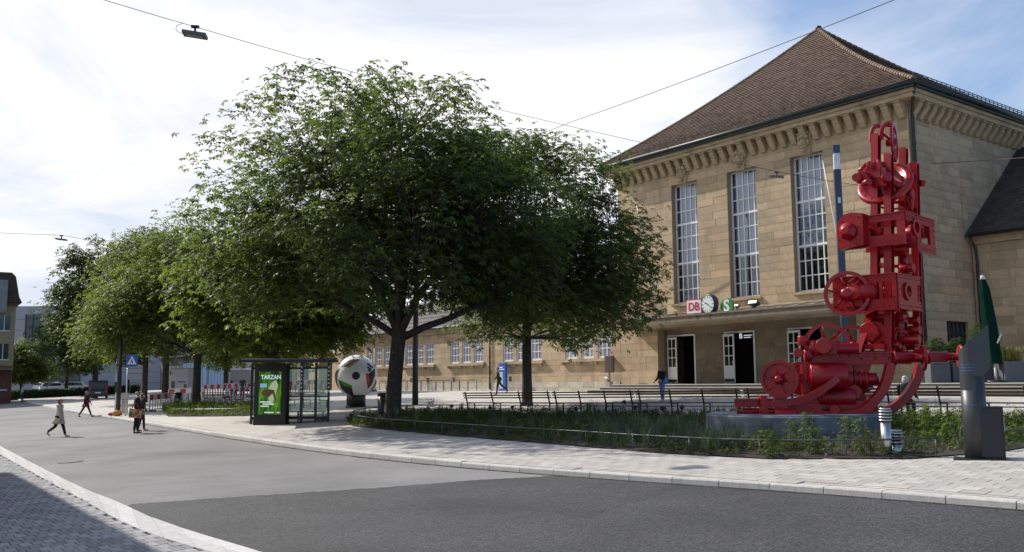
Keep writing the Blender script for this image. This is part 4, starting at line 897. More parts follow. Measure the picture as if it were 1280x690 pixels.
def wheel(name, c, ax, Ro, rim, th, spokes, hub, web=0., tilt=0.):
    M = Mat(c, Vector((0, 0, 1)), ax); q = MB(); q.ring(M, Ro, Ro-rim, th, 36); q.ring(M, Ro+.012, Ro-rim*.45, th*.45, 36); w = q.build(name, RED, sc)
    for k in range(spokes):
        a = 2*math.pi*k/spokes + .3; d = Vector((math.cos(a), math.sin(a), 0)); s = MB(); s.tube([M @ (d*hub*.7), M @ (d*(Ro-rim*.7))], [.055*Ro/.5, .038*Ro/.5], 6, flat=.7); s.build('spoke', RED, w)
    s = MB(); s.lathe([(hub, -th*.7), (hub, th*.7), (hub*.72, th*.85), (hub*.7, th*1.5), (hub*.4, th*1.7)], 18, M); s.build('hub', RED, w)
    if web: s = MB(); s.lathe([(Ro-rim, -web), (Ro-rim, web)], 36, M); s.build('web_disc', RED, w)
    q = MB(); rivets(q, [M @ Vector((math.cos(a)*hub*.82, math.sin(a)*hub*.82, th*.78)) for a in np.arange(0, 6.28, 1.047)], Vector(ax).normalized(), .014); q.build('wheel_bolt', RED, w)
    return w
def lump(name, parts):                                # castings put together from turned and boxed shapes
    q = MB()
    for p_ in parts:
        k = p_[0]
        if k == 'c': q.lathe([(p_[3]*.94, 0), (p_[3], .02), (p_[3], p_[4]-.02), (p_[3]*.94, p_[4])], 20, Mat(p_[1], UZ if abs(Vector(p_[2]).normalized().z) < .9 else UX, p_[2]))
        elif k == 'b': q.box(p_[1], p_[2], p_[3] if len(p_) > 3 else ORI)
        elif k == 't': q.tube(p_[1], p_[2], 8)
        elif k == 'r': rivets(q, p_[1], p_[2], .024)
    return q.build(name, RED, sc)
ORI = Matrix((UX, UY, UZ)).transposed()               # box axes: along UX, UY, Z
ORX = Matrix((XX, UZ.cross(XX), UZ)).transposed()
# four columns
for a, b, ya, yb in ((('A', 1095, 168, 1094, 388), None, .15, .15), (('B', 1111, 192, 1112, 444), None, -.2, -.2), (('C', 1129.5, 185, 1128, 440), None, .85, .85), (('D', 1143, 204, 1148, 444), None, .5, .5)):
    q = MB(); ibeam(q, S(a[3], a[4], yb), S(a[1], a[2], ya), UX, .19, .22); q.build('column', RED, sc)
q = MB(); ibeam(q, S(1072, 444, .15), S(1093, 384, .15), UX, .2, .2); q.build('inclined_strut', RED, sc)
for y in (206, 250, 330, 402):
    q = MB(); q.tube([S(1095, y, .15), S(1111, y+2, -.2)], .05, 4); q.tube([S(1129, y, .85), S(1145, y+1, .5)], .05, 4); q.tube([S(1095, y+3, .15), S(1129, y+3, .85)], .04, 4); q.build('cross_tie', RED, sc)
# crown pulley with its forked frame
pc_ = S(1117.5, 177.5, .1); pax = Vector((.86, -.5, 0)); M = Mat(pc_, UZ, pax)
q = MB(); q.ring(M, .52, .44, .07, 36); q.ring(M, .50, .40, .03, 36); q.ring(M, .24, .12, .06, 24); pu = q.build('crown_pulley', RED, sc)
for k in range(8): a = k*math.pi/4; d = Vector((math.cos(a), math.sin(a), 0)); s = MB(); s.tube([M @ (d*.2), M @ (d*.43)], .032, 5); s.build('spoke', RED, pu)
for k in range(36): a = k*math.pi/18; d = Vector((math.cos(a), math.sin(a), 0)); s = s if k else MB(); s.box(M @ (d*.53), (.05, .03, .06), M.to_3x3() @ Matrix.Rotation(a, 3, 'Z'))
tag(s.build('cog_tooth', RED, pu), kind='stuff'); s = MB(); s.lathe([(.11, -.2), (.11, .06), (.07, .1)], 14, M); s.build('hub', RED, pu)
q = MB()
for off in (-.14, .14):
    o = UX*off; pts = [S(1095, 176, .2) + o] + [S(1095 + 9*(1-math.cos(t_)), 168 - 12*math.sin(t_), .2) + o for t_ in np.linspace(.2, 1.9, 8)]; q.tube(pts, .05, 4)
q.tube([S(1100, 156.5, .2), S(1114, 158, .12)], .03, 6); q.tube([S(1098, 163, .2), S(1116, 177, .12)], .035, 6); q.build('pulley_fork', RED, sc)
# great drum with pump head
dc = S(1106, 229, .25)
M = Mat(dc, UZ, Vector((-.55, -.62, .56))); q = MB(); q.lathe([(.70, -.1), (.74, -.07), (.74, .03), (.70, .06), (.55, .07), (.53, .03), (.2, .03)], 40, M); dr = q.build('drum', RED, sc)
q = MB(); rivets(q, [M @ Vector((math.cos(a)*.63, math.sin(a)*.63, .065)) for a in np.arange(0, 6.28, .39)], M.to_3x3() @ Vector((0, 0, 1)), .025); q.build('drum_bolt', RED, dr)
lump('pump_head', [('c', S(1076, 222, -.5), (.6, .75, .1), .17, .75), ('c', S(1072, 222, -.55), (-.6, -.75, -.1), .11, .14), ('b', S(1092, 216, -.2), (.5, .35, .38)), ('c', S(1090, 207, -.25), (.85, .3, .1), .1, .5), ('c', S(1104, 224, -.4), (.2, -.95, .1), .13, .22), ('c', S(1080, 230, -.45), (.3, -.9, .1), .1, .2),
     ('b', S(1099, 222, -.35), (.3, .2, .5)), ('c', S(1086, 212, -.45), (0, -.2, 1), .07, .22), ('c', S(1099, 209, -.3), (0, 0, 1), .06, .2), ('t', [S(1074, 214, -.4), S(1082, 205, -.3), S(1096, 206, -.3)], .045), ('r', [S(1070+5*k, 218+2*k, -.62) for k in range(5)], (-.4, -.9, 0))])
lump('bent_pipe', [('t', [S(1112, 227, -.1), S(1122, 231, -.15), S(1132, 237, -.1), S(1138, 246, .0), S(1139, 256, .05), S(1136, 268, .1)], [.09, .1, .1, .09, .08, .07]), ('c', S(1137, 243, -.08), (.7, -.7, 0), .13, .1), ('c', S(1150, 229, .5), (1, 0, 0), .1, .12)])
q = MB(); q.tube([S(1091, 256, .2), S(1112, 262, -.1), S(1140, 258, .5)], .03, 6); q.build('tie_rod', RED, sc)
# framed plates: strips round the openings, riveted
def plate(name, O, ax, s0, s1, h0, h1, holes_, th=.05, flange=.14):
    nrm = Vector((ax.y, -ax.x, 0)) if ax.cross(UZ).y > 0 else Vector((ax.y, -ax.x, 0)); q = MB(); Rm = Matrix((ax, UZ.cross(ax), UZ)).transposed()
    for a, b, c, d in decompose(s0, s1, h0, h1, holes_): q.box(O + ax*((a+b)/2) + UZ*((c+d)/2), (b-a, th, d-c), Rm)
    pl = q.build(name, RED, sc); q = MB()
    for h in (h0 - .015, h1 + .015): q = MB(); q.box(O + ax*((s0+s1)/2) + UZ*h, (s1-s0+.02, flange, .028), Rm); q.build('flange', RED, pl)
    n3 = -(UZ.cross(ax)); q = MB()
    for h in (h0+.07, h1-.07): rivets(q, [O + ax*s + UZ*h + n3*th/2 for s in np.arange(s0+.08, s1-.02, .16)], n3, .018)
    for s in (s0+.06, s1-.06): rivets(q, [O + ax*s + UZ*h + n3*th/2 for h in np.arange(h0+.16, h1-.1, .16)], n3, .018)
    q.build('rivet', RED, pl); return pl
O2 = S(1131, 283, -.88); O1 = S(1121, 364, -.88)
plate('upper_side_plate', O2, UX, -1.66, 0, -.42, .38, [(-1.02, -.2, -.16, .2)])
plate('upper_end_plate', O2 + UY*.03, UY, 0, .66, .20, .38, [], .06)
plate('upper_end_bracket', O2 + UY*.03, UY, .66, 1.85, -.56, .36, [(.80, 1.5, -.34, .16)], .07)
plate('upper_back_plate', O2 + UY*1.0, UX, -1.5, 0, -.40, .36, [(-1.2, -.25, -.2, .18)])
plate('lower_side_plate', O1, UX, -1.72, 0, -.44, .46, [(-1.32, -.45, -.17, .28), (-.36, -.12, -.17, .28)])
plate('lower_end_plate', O1 + UY*.03, UY, 0, 1.42, -.42, .44, [(.42, .72, -.12, .2), (1.2, 1.5, -.2, .25)], .06)
plate('lower_back_plate', O1 + UY*1.05, UX, -1.6, 0, -.42, .44, [(-1.3, -.3, -.2, .24)])
for O_, n_ in ((O2, 'upper'), (O1, 'lower')):
    q = MB(); q.ring(Mat(O_ + UY*.57 + UZ*.03 - Vector((0, 0, 0)) + UX*.05, UZ, UX), .24, .15, .08, 24); q.build('ring_boss', RED, sc)
# upper gear case
q = MB(); M = Mat(S(1064, 290, .05), UX, -UY); q.prism([(-.30, -.47), (-.1, -.44), (.40, -.40), (.40, .44), (.1, .5), (-.1, .47), (-.24, .36), (-.31, .2), (-.33, 0)], -.2, .16, M); gc = q.build('gear_case', RED, sc)
q = MB(); q.lathe([(.23, .16), (.23, .24), (.16, .27), (.15, .34), (.08, .37)], 22, M); q.build('bearing_cap', RED, gc)
q = MB(); nn = M.to_3x3() @ Vector((0, 0, 1)); rivets(q, [M @ Vector((x, y, .16)) for x, y in ((-.3, -.42), (-.15, -.41), (0, -.4), (.2, -.36), (-.28, -.2), (.28, .1), (.28, .35), (.05, .42), (-.18, .3), (-.28, .05))], nn, .026); q.build('case_bolt', RED, gc)
lump('upper_gearing', [('c', S(1083, 289, .35), -UY, .15, .5), ('c', S(1103, 291, .3), -UY, .13, .4), ('c', S(1111, 315, .4), UX, .15, .5), ('c', S(1100, 314, .2), UX, .2, .25), ('c', S(1135, 292, .7), UX, .2, .5), ('b', S(1126, 302, .2), (.4, .4, .3))])
# between the frames
lump('hanging_gear', [('c', S(1127, 321, .25), UZ, .09, .45), ('c', S(1127, 327, .25), UX, .16, .18), ('c', S(1126, 336, .2), UX, .12, .35), ('b', S(1137, 330, .3), (.12, .3, .5)), ('c', S(1133, 345, .25), UZ, .14, .2)])
# middle flywheels
wheel('flywheel', S(1059, 367, -.15), -UY*.75 + Vector((-.05, -.5, 0)), .59, .085, .10, 6, .2)
wheel('flywheel', S(1096, 373, .95), -UY, .55, .085, .10, 6, .17)
lump('middle_motor', [('c', S(1060, 366, -.1), UX*1 + UY*.3, .22, .7), ('c', S(1075, 366, -.05), -UY, .2, .4), ('b', S(1072, 377, .0), (.5, .5, .3)), ('c', S(1100, 369, .3), UX, .10, .6), ('c', S(1131, 366, .0), UZ, .12, .4), ('c', S(1131, 374, -.05), UZ, .16, .1), ('t', [S(1060, 354, -.2), S(1070, 347, -.2), S(1082, 352, -.15)], .04)])
# lower motor stack
lump('lower_motor', [('c', S(1098, 416, .4), -UY, .27, .6), ('c', S(1096, 416, .0), -UY, .31, .09), ('c', S(1095, 417, -.1), -UY, .13, .16), ('b', S(1097, 433, .1), (.62, .6, .12)), ('b', S(1110, 400, .3), (.35, .4, .3)), ('c', S(1091, 397, .2), UX, .1, .4), ('c', S(1102, 432, .1), UX, .1, .5)])
lump('valve_stack', [('c', S(1126, 440, .15), UZ, .14, 1.05), ('c', S(1126, 432, .15), UZ, .21, .12), ('c', S(1126, 418, .15), UZ, .2, .12), ('c', S(1126, 404, .15), UZ, .2, .1), ('c', S(1128, 425, -.1), UX, .12, .45), ('c', S(1136, 413, .1), UX, .12, .3), ('b', S(1138, 428, .3), (.35, .35, .4)), ('c', S(1131, 396, .15), -UY, .13, .4), ('c', S(1137, 401, .2), UX, .1, .25), ('t', [S(1122, 410, -.05), S(1118, 422, -.1), S(1124, 434, -.1)], .05), ('b', S(1131, 386, .3), (.5, .4, .15)), ('c', S(1143, 434, .2), UZ, .15, .3)])
# buffer beam, buffers
for nm, pa, pb, pc2, dY in (('buffer_beam', (1010, 449), (1118, 447.5), (1154, 447.5), -.75), ('buffer_beam', (1035, 445), (1160, 446.5), (1200, 445.5), 1.2)):
    A, B, C_ = S(*pa, dY + (.3 if dY < 0 else 0)), S(*pb, dY + .05), S(*pc2, dY)
    q = MB(); ax = (B-A).normalized(); Rm = Matrix((ax, UZ.cross(ax), UZ)).transposed(); c = (A+B)/2; L = (B-A).length
    q.box(c, (L, .04, .27), Rm); q.box(c + UZ*.145, (L, .2, .03), Rm); q.box(c - UZ*.145, (L, .2, .03), Rm); bb = q.build(nm, RED, sc)
    q = MB(); rivets(q, [c + ax*(-L/2 + .15 + .22*k) + UZ*.06 - UZ.cross(ax)*.02 for k in range(int(L/.22))] + [c + ax*(L*.28 + .35*k) - UZ.cross(ax)*.06 for k in (-1, 0, 1)], -UZ.cross(ax), .03); q.build('beam_bolt', RED, bb)
    d = (C_-B).normalized(); M = Mat(B, UZ, XX); Lb = (C_-B).length
    q = MB(); q.lathe([(.19, -.03), (.19, .03), (.155, .05), (.155, Lb*.55), (.12, Lb*.57), (.10, Lb-.09), (.16, Lb-.06)], 20, M); b1 = q.build('buffer_housing', RED, sc)
    q = MB(); q.lathe([(.30, Lb-.06), (.335, Lb-.03), (.335, Lb), (.25, Lb+.03), (.08, Lb+.04)], 30, M); q.build('buffer_head', RED, b1)
    if dY < 0: q = MB(); q.lathe([(.075, Lb+.041), (.075, Lb+.05)], 16, M); q.build('badge', STEEL, b1)
# sled runners curving up to the beam
def runner(pts, w, h):
    pts = [Vector(p_) for p_ in pts]; P_ = []
    for i in range(len(pts)-1):
        p0, p1, p2, p3 = pts[max(i-1, 0)], pts[i], pts[i+1], pts[min(i+2, len(pts)-1)]
        for k in range(6): t_ = k/6; P_.append(.5*((2*p1) + (p2-p0)*t_ + (2*p0-5*p1+4*p2-p3)*t_*t_ + (3*p1-p0-3*p2+p3)*t_**3))
    P_.append(pts[-1]); q = MB(); side = Vector((0, 1, 0)); o = len(q.v)
    for i, p_ in enumerate(P_):
        t_ = (P_[min(i+1, len(P_)-1)] - P_[max(i-1, 0)]).normalized(); s = (side - t_*side.dot(t_)).normalized(); u = s.cross(t_)
        for a, b in ((-1, -1), (1, -1), (1, 1), (-1, 1)): q.v.append(tuple(p_ + s*a*w/2 + u*b*h/2))
    n_ = len(P_)
    for i in range(n_-1):
        for k in range(4): q.f.append((i*4+k, i*4+(k+1) % 4, i*4+4+(k+1) % 4, i*4+4+k)); q.m.append(0); q.sm.append(False)
    q.f += [(0, 1, 2, 3), (n_*4-1, n_*4-2, n_*4-3, n_*4-4)]; q.m += [0, 0]; q.sm += [False, False]; return q
for pts, dY in (([(952, 519), (990, 519), (1040, 519), (1072, 516.5), (1093, 501), (1106, 481), (1113, 456)], -.85), ([(1030, 517), (1082, 515), (1111, 512), (1132, 496), (1145, 475), (1150, 456)], .55)):
    runner([S(a, b, dY) for a, b in pts], .2, .22).build('curved_runner', RED, sc)
runner([S(957, 506, -.95), S(985, 503, -.95), (S(1010, 497, -.95)), S(1035, 482, -.95), S(1055, 465, -.9)], .12, .17).build('lever_arm', RED, sc)
for pa, pb, dY in (((918, 504), (960, 503), -.9), ((921, 518), (1010, 518.5), -.7), ((930, 503), (1080, 505), .9), ((928, 515), (1090, 515), .7)):
    q = MB(); ibeam(q, S(*pa, dY), S(*pb, dY), Vector((0, 1, 0)), .15, .21); q.build('base_beam', RED, sc)
for x, dY in ((954, -.95), (1010, .9), (1088, .8)): q = MB(); q.box(S(x, 509, dY), (.16, .2, .6)); q.build('stay_block', RED, sc)
q = MB()
for k, x in enumerate((967, 1000, 1030, 1060)): q.box(S(x, 519, 0), (.18, 1.9, .14))
q.build('cross_sleeper', RED, sc)
wheel('spoked_wheel', S(975, 474, -1.0), FD, .47, .07, .20, 6, .13, .03)
wheel('spoked_wheel', S(1003, 473, .1), FD, .44, .08, .14, 6, .12, .03)
wheel('spoked_wheel', S(1033.5, 431, -.25), FD, .57, .085, .12, 6, .15)
wheel('spoked_wheel', S(1067, 431, .75), FD, .53, .085, .12, 6, .13)
lump('crank_shaft', [('c', S(1012, 436, -.55), XX, .14, 1.2), ('c', S(1031, 433, -.8), FD, .2, .3), ('b', S(1030, 434, -.5), (.55, .5, .36), ORX), ('c', S(1020, 436, -.75), XX, .17, .14), ('c', S(1005, 444, -.5), XX, .17, .18), ('b', S(1053, 432, -.4), (.5, .14, .09), ORX), ('c', S(1004, 432, -.5), UZ, .14, .25), ('c', S(999, 441, -.6), FD, .12, .2)])
lump('engine_block', [('b', S(1030, 484, .1), (1.25, 1.3, 1.2), ORX), ('c', S(1012, 470, -.55), XX, .34, .9), ('c', S(1022, 497, -.4), XX, .26, .9), ('b', S(1040, 506, -.3), (1.6, .7, .22), ORX), ('c', S(1003, 473, -.5), FD, .14, .2), ('c', S(1046, 470, -.5), FD, .30, .15), ('b', S(1052, 455, .0), (.7, .8, .2), ORX), ('c', S(1078, 458, -.2), FD, .22, .4), ('b', S(1075, 452, -.1), (.5, .5, .12), ORX),
     ('r', [S(1046 + 13*math.cos(a), 470 - 13*math.sin(a), -.67) for a in np.arange(0, 6.28, .7)], FD)])
lump('flanged_shaft', [('c', S(1056, 474, -.45), XX, .26, .16), ('c', S(1060, 474, -.45), XX, .16, .7), ('c', S(1066, 474, -.45), XX, .23, .07), ('c', S(1072, 475, -.45), XX, .24, .07), ('c', S(1079, 475, -.45), XX, .26, .08), ('c', S(1085, 476, -.45), XX, .12, .25), ('t', [S(1060, 487, -.4), S(1075, 488, -.4), S(1091, 484, -.4)], [.16, .14, .05]), ('c', S(1068, 490, -.4), FD, .2, .3), ('b', S(1062, 500, -.2), (.7, .6, .3), ORX)])
lump('gear_mounting', [('b', S(1075, 508, -.2), (.7, .9, .24), ORX), ('c', S(968, 518, -1.0), XX, .15, .5), ('b', S(985, 512, -.4), (.6, .9, .12), ORX), ('c', S(1045, 512, -.8), FD, .12, .25), ('b', S(1000, 510, -.2), (.9, 1.2, .2), ORX), ('b', S(975, 496, -.8), (.3, .4, .6), ORX)])
# ------------------------------------------------------------------ pillar, bollards, lamp column
ip = thing('information_pillar', 'slanted grey metal information pillar with a box at its foot', 'information pillar', onG(9.13, 18.4), R(-26))
def ellip(rx, ry, n=20): return [(rx*math.cos(2*math.pi*k/n), ry*math.sin(2*math.pi*k/n)) for k in range(n)]
q = MB(); n = 24; o = 0; ring_ = []
def hp(x): return 2.24 + (x+.22)*1.05
q.lathe([(.222, -.05), (.222, 1.6)], 24); PG = mat('pillar_grey', (.050, .052, .058), .42, metal=.25, var=.08); q.build('shaft', PG, ip)
q = MB(); pr = [(-.235, .0)]
el = [(.2235*math.cos(a), .2235*math.sin(a)) for a in np.linspace(math.pi/2, 3*math.pi/2, 33)]; hd = [(.60, .02), (.60, -.02)]
foot = el + [(.345, -.05), (.345, .05)]
vs = [(x, y, 1.34 + max(0, x+.02)*1.25) for x, y in foot] + [(x, y, 2.10 + (x+.235)*.92) for x, y in foot]; m_ = len(foot)
q.add(vs, [tuple(range(m_))[::-1], tuple(range(m_, 2*m_))]); q.add(vs, [(i, (i+1) % m_, m_+(i+1) % m_, m_+i) for i in range(32)], 0, True); q.add(vs, [(i, (i+1) % m_, m_+(i+1) % m_, m_+i) for i in range(32, m_)]); q.build('display_head', PG, ip)
q = MB(); q.bx(.0, .50, -.17, .2, -.05, 1.02); q.bx(.04, .46, -.2, -.172, .05, .97); q.build('service_box', ANTH, ip); q = MB(); q.bx(.502, .512, -.1, .1, .55, .82); q.build('reflector', STEEL, ip)
BLUEL = mat('blue_print', (.06, .12, .34), .5)
for k, (z, s) in enumerate(((1.83, 1.), (1.77, .8), (1.71, .9), (1.03, .6))):
    q = MB(); n3 = 14
    for i in range(n3):
        if (i*7 + k*3) % 5 == 0: continue
        a0, a1 = R(205 + 6*i), R(205 + 6*i + 4.5); r_ = .2255 if z > 1.3 else .224
        q.add([(r_*math.cos(a0), r_*math.sin(a0), z), (r_*math.cos(a1), r_*math.sin(a1), z), (r_*math.cos(a1), r_*math.sin(a1), z+.02), (r_*math.cos(a0), r_*math.sin(a0), z+.02)], [(0, 1, 2, 3)])
    if z > 1.3: q.bx(.05, .05+.5*s, -.236, -.2352, z, z+.02) if False else None
    q.build('print_line', BLUEL, ip)
q = MB(); q.bx(-.42, .7, -.34, .34, -.02, .012); q.build('base_plate', GUTTER, ip)
for (px, py, h, lab) in ((1109, 570, .98, 'taller steel bollard lamp with ribbed louvre head'), (1120, 568, .50, 'short steel bollard lamp standing just behind the taller one')):
    b = gp(px, py); o = thing('bollard_lamp', lab, 'bollard lamp', b, 0, 'steel bollard lamps'); r = .105 if h > .6 else .13
    q = MB(); q.lathe([(r, -.1), (r, h-.28 if h > .6 else h-.26)], 20); q.build('tube', STEEL, o)
    for k in range(4 if h > .6 else 4): z = h - .26 + .062*k; q = MB(); q.lathe([(r*1.05, z), (r*1.35, z+.005), (r*1.3, z+.03), (r*1.0, z+.04)], 20); q.build('louvre', STEEL, o)
    q = MB(); q.lathe([(r*.8, h-.3), (r*.8, h-.02), (r*1.2, h-.015), (r*1.05, h+.01)], 20); q.build('head_core', STEEL, o)
b = onG(12.1, 33.5); lc = thing('light_column', 'square navy light column with a pale luminous section near its top', 'light column', b, R(-10)); Hc = at(1049, 182, 33.5).z - b.z
q = MB(); q.box((0, 0, (Hc-.92)/2), (.24, .24, Hc-.92)); q.build('mast', NAVY, lc); q = MB(); q.box((0, 0, Hc-.15), (.24, .24, .30)); q.build('cap', NAVY, lc)
q = MB(); q.box((0, 0, Hc-.61), (.21, .21, .62)); q.build('diffuser', mat('frosted_acrylic', (.62, .68, .74), .25, var=.2, scale=3), lc)
q = MB(); q.box((0, -.14, Hc-2.1), (.1, .08, .22)); q.build('camera_eye', STEEL, lc); 
b = gp(519, 505.5); lp = thing('lamp_mast', 'slim dark lamp mast rising into the chestnut crown from the plaza', 'lamp mast', b, 0); q = MB(); q.tube([(0, 0, -.1), (0, 0, 13.4)], [.17, .11], 12); q.build('mast', ANTH, lp); q = MB(); q.bx(-.2, .2, -.15, .15, 13.4, 13.6); q.build('head', ANTH, lp)
MASTTOP = b + Vector((0, 0, 13.3))
# ------------------------------------------------------------------ bus shelter and advertising case
sh_a = math.atan2(-.36, .93)
b = onG(-9.25, 39.55); sh = thing('bus_shelter', 'black open bus shelter with flat roof, glass panels and slim posts', 'bus shelter', b, R(11.5))
RD = mat('dark_roof_sheet', (.03, .033, .035), .4, var=.2)
q = MB(); q.prism([(-.62, 2.58), (-.66, 2.64), (.1, 2.74), (1.3, 2.70), (1.3, 2.62), (.1, 2.64)], -2.27, 1.70, Matrix(((0, 0, 1, 0), (1, 0, 0, 0), (0, 1, 0, 0), (0, 0, 0, 1)))); q.build('roof', RD, sh)
q = MB(); q.bx(-2.32, 1.75, -.70, -.66, 2.56, 2.67); q.bx(-2.32, 1.75, 1.3, 1.34, 2.6, 2.72); q.build('roof_edge', BLACK, sh)
for x, y in ((.227, 0), (.83, 0), (1.37, 0), (.227, 1.2), (.83, 1.2), (1.37, 1.2), (-1.9, 1.2)):
    q = MB(); q.bx(x-.05, x+.05, y-.05, y+.05, -.1, 2.56); pst = q.build('post', BLACK, sh)
    if y == 0 and x != .83: q = MB(); [q.bx(x-.02, x+.02, -.056, -.051, z, z+.07) for z in np.arange(1.3, 2.4, .17)]; q.build('marker', STEEL, pst)
SGL = glass('shelter_glass', (.86, .92, .9), .07)
for x0, x1, y in ((.88, 1.32, 0), (.28, .78, 1.2), (.88, 1.32, 1.2), (-1.85, .17, 1.2)): q = MB(); q.bx(x0+.02, x1-.02, y-.006, y+.006, .25, 2.3); q.build('glass_panel', SGL, sh); [MB().bx(x0, x1, y-.025, y+.025, a_, b_).build('rail', BLACK, sh) for a_, b_ in ((.12, .24), (2.3, 2.38), (1.08, 1.13))]
q = MB(); q.bx(1.364, 1.376, .06, 1.14, .25, 2.3); q.build('glass_panel', SGL, sh)
for y in (.75, .9, 1.05): q = MB(); q.bx(-1.2, 1.25, y-.2-.05, y-.2+.05, .44, .47); q.build('seat_slat', WOOD, sh)
for x in (-1.0, .1, 1.15): q = MB(); q.bx(x-.03, x+.03, .52, .88, 0, .44); q.build('seat_leg', BLACK, sh)
b2 = onG(-10.25, 39.45); ad = thing('advertising_case', 'black backlit advertising case showing a bright green musical poster', 'advertising case', b2, sh_a)
q = MB(); q.bx(-.80, .80, -.13, .13, -.1, 2.5); q.build('housing', BLACK, ad); q = MB(); q.bx(-.83, .83, -.15, .15, 2.5, 2.56); q.build('cap', BLACK, ad); q = MB(); q.bx(-.82, .82, -.14, .14, -.1, .16); q.build('base', BLACK, ad)
pm = bpy.data.materials.new('poster_print'); pm.use_nodes = True; n, l = pm.node_tree.nodes, pm.node_tree.links; B = n['Principled BSDF']
tcn = N(n, 'ShaderNodeTexCoord'); nz = N(n, 'ShaderNodeTexNoise', inp={'Scale': 2.2, 'Detail': 3., 'Distortion': 1.2}); mp = N(n, 'ShaderNodeMapping', inp={2: (0, R(35), 0), 3: (1.6, 1, .5)}); l.new(tcn.outputs['Object'], mp.inputs[0]); l.new(mp.outputs[0], nz.inputs['Vector'])
rp = N(n, 'ShaderNodeValToRGB'); l.new(nz.outputs['Fac'], rp.inputs[0]); e = rp.color_ramp.elements; e[0].position = .36; e[0].color = (.012, .05, .006, 1); e[1].position = .66; e[1].color = (.20, .48, .04, 1); k2 = e.new(.5); k2.color = (.06, .24, .012, 1)
l.new(rp.outputs[0], B.inputs['Base Color']); l.new(rp.outputs[0], B.inputs['Emission Color']); B.inputs['Emission Strength'].default_value = .16; B.inputs['Roughness'].default_value = .25
q = MB(); q.bx(-.56, .56, -.137, -.132, .42, 2.22); q.build('poster', pm, ad)
PW, PB, PL2 = emit('poster_white', (.62, .72, .75), .6), emit('poster_brown', (.10, .05, .025), .3), emit('poster_blue', (.25, .38, .62), .55)
lettering('lettering', 'TARZAN', .255, PW, ad, Matrix.Translation((.04, -.142, 1.98)) @ FRONT, .003, .004)
q = MB(); q.bx(-.5, -.16, -.141, -.138, 1.56, 1.72); q.build('print_block', PL2, ad)
q = MB(); q.prism([(-.08, -.55), (.06, -.5), (.34, .25), (.22, .5), (.0, .38), (-.22, .02)], .138, .1405, Matrix(((1, 0, 0, .08), (0, 0, -1, 0), (0, 1, 0, 1.38), (0, 0, 0, 1)))); q.build('print_shape', emit('poster_pale', (.38, .46, .28), .5), ad)
q = MB(); q.prism([(-.42, -.02), (-.1, -.16), (.12, .02), (.3, -.38), (.34, -.34), (.2, .16), (-.05, .2), (-.38, .14)], .1412, .143, Matrix(((1, 0, 0, .02), (0, 0, -1, 0), (0, 1, 0, 1.28), (0, 0, 0, 1)))); q.build('print_shape', PB, ad)
for z, x0, x1 in ((.92, -.5, .02), (.83, -.36, .22), (.74, -.46, -.04), (.48, -.26, .22), (.48, .38, .5)): q = MB(); q.bx(x0, x1, -.143, -.14, z, z+.045); q.build('print_line', PW, ad)
# ------------------------------------------------------------------ the giant football
b = gp(445, 508.5); ball = thing('giant_football', 'giant white football with black, red and green swooshes on the plaza', 'football', b + Vector((0, 0, .62)), 0)
pdl = thing('football_pedestal', 'dark round pedestal carrying the giant football', 'pedestal', b); q = MB(); q.lathe([(.52, -.1), (.52, .68), (.48, .74)], 28); q.build('drum', BLACK, pdl); q = MB(); q.lathe([(.56, -.02), (.56, .06)], 28); q.build('foot_ring', ANTH, pdl)
Rb = 1.16; bc = Vector((0, 0, 1.06)); bm = mat('ball_white', (.86, .86, .87), .3, var=.03, coat=.3)
q = MB(); q.sph(bc, Rb, 48, 28); q.build('shell', bm, ball)
vd = (Vector((0, 0, CAMZ)) - (b + Vector((0, 0, 1.7)))); vd.normalize(); rx_ = UZ.cross(vd).normalized(); uy_ = vd.cross(rx_)
def sph_patch(name, poly, m, k=1.006, rot=0.):
    P_ = [Vector((x, y)) for x, y in poly]; tris = []; c = sum(P_, Vector((0, 0)))/len(P_)
    def sub(a, b_, c_, d):
        if d == 0: tris.append((a, b_, c_)); return
        ab, bc_, ca = (a+b_)/2, (b_+c_)/2, (c_+a)/2; sub(a, ab, ca, d-1); sub(ab, b_, bc_, d-1); sub(ca, bc_, c_, d-1); sub(ab, bc_, ca, d-1)
    for i in range(len(P_)): sub(c, P_[i], P_[(i+1) % len(P_)], 3)
    q = MB(); Rz = Matrix.Rotation(rot, 3, 'Z')
    for t3 in tris:
        vs = []
        for p_ in t3:
            r2 = min(p_.length, .999); d = rx_*p_.x + uy_*p_.y + vd*math.sqrt(1 - r2*r2); vs.append(bc + (Rz @ d)*Rb*k)
        q.add(vs, [(0, 1, 2)], 0, True)
    q.build(name, m, ball)
BK, RD2, GN, OR_, BL2 = mat('ball_black', (.014, .014, .018), .35), mat('ball_red', (.62, .03, .06), .35), mat('ball_green', (.05, .30, .04), .35), mat('ball_orange', (.62, .28, .08), .35), mat('ball_blue', (.02, .03, .12), .35)
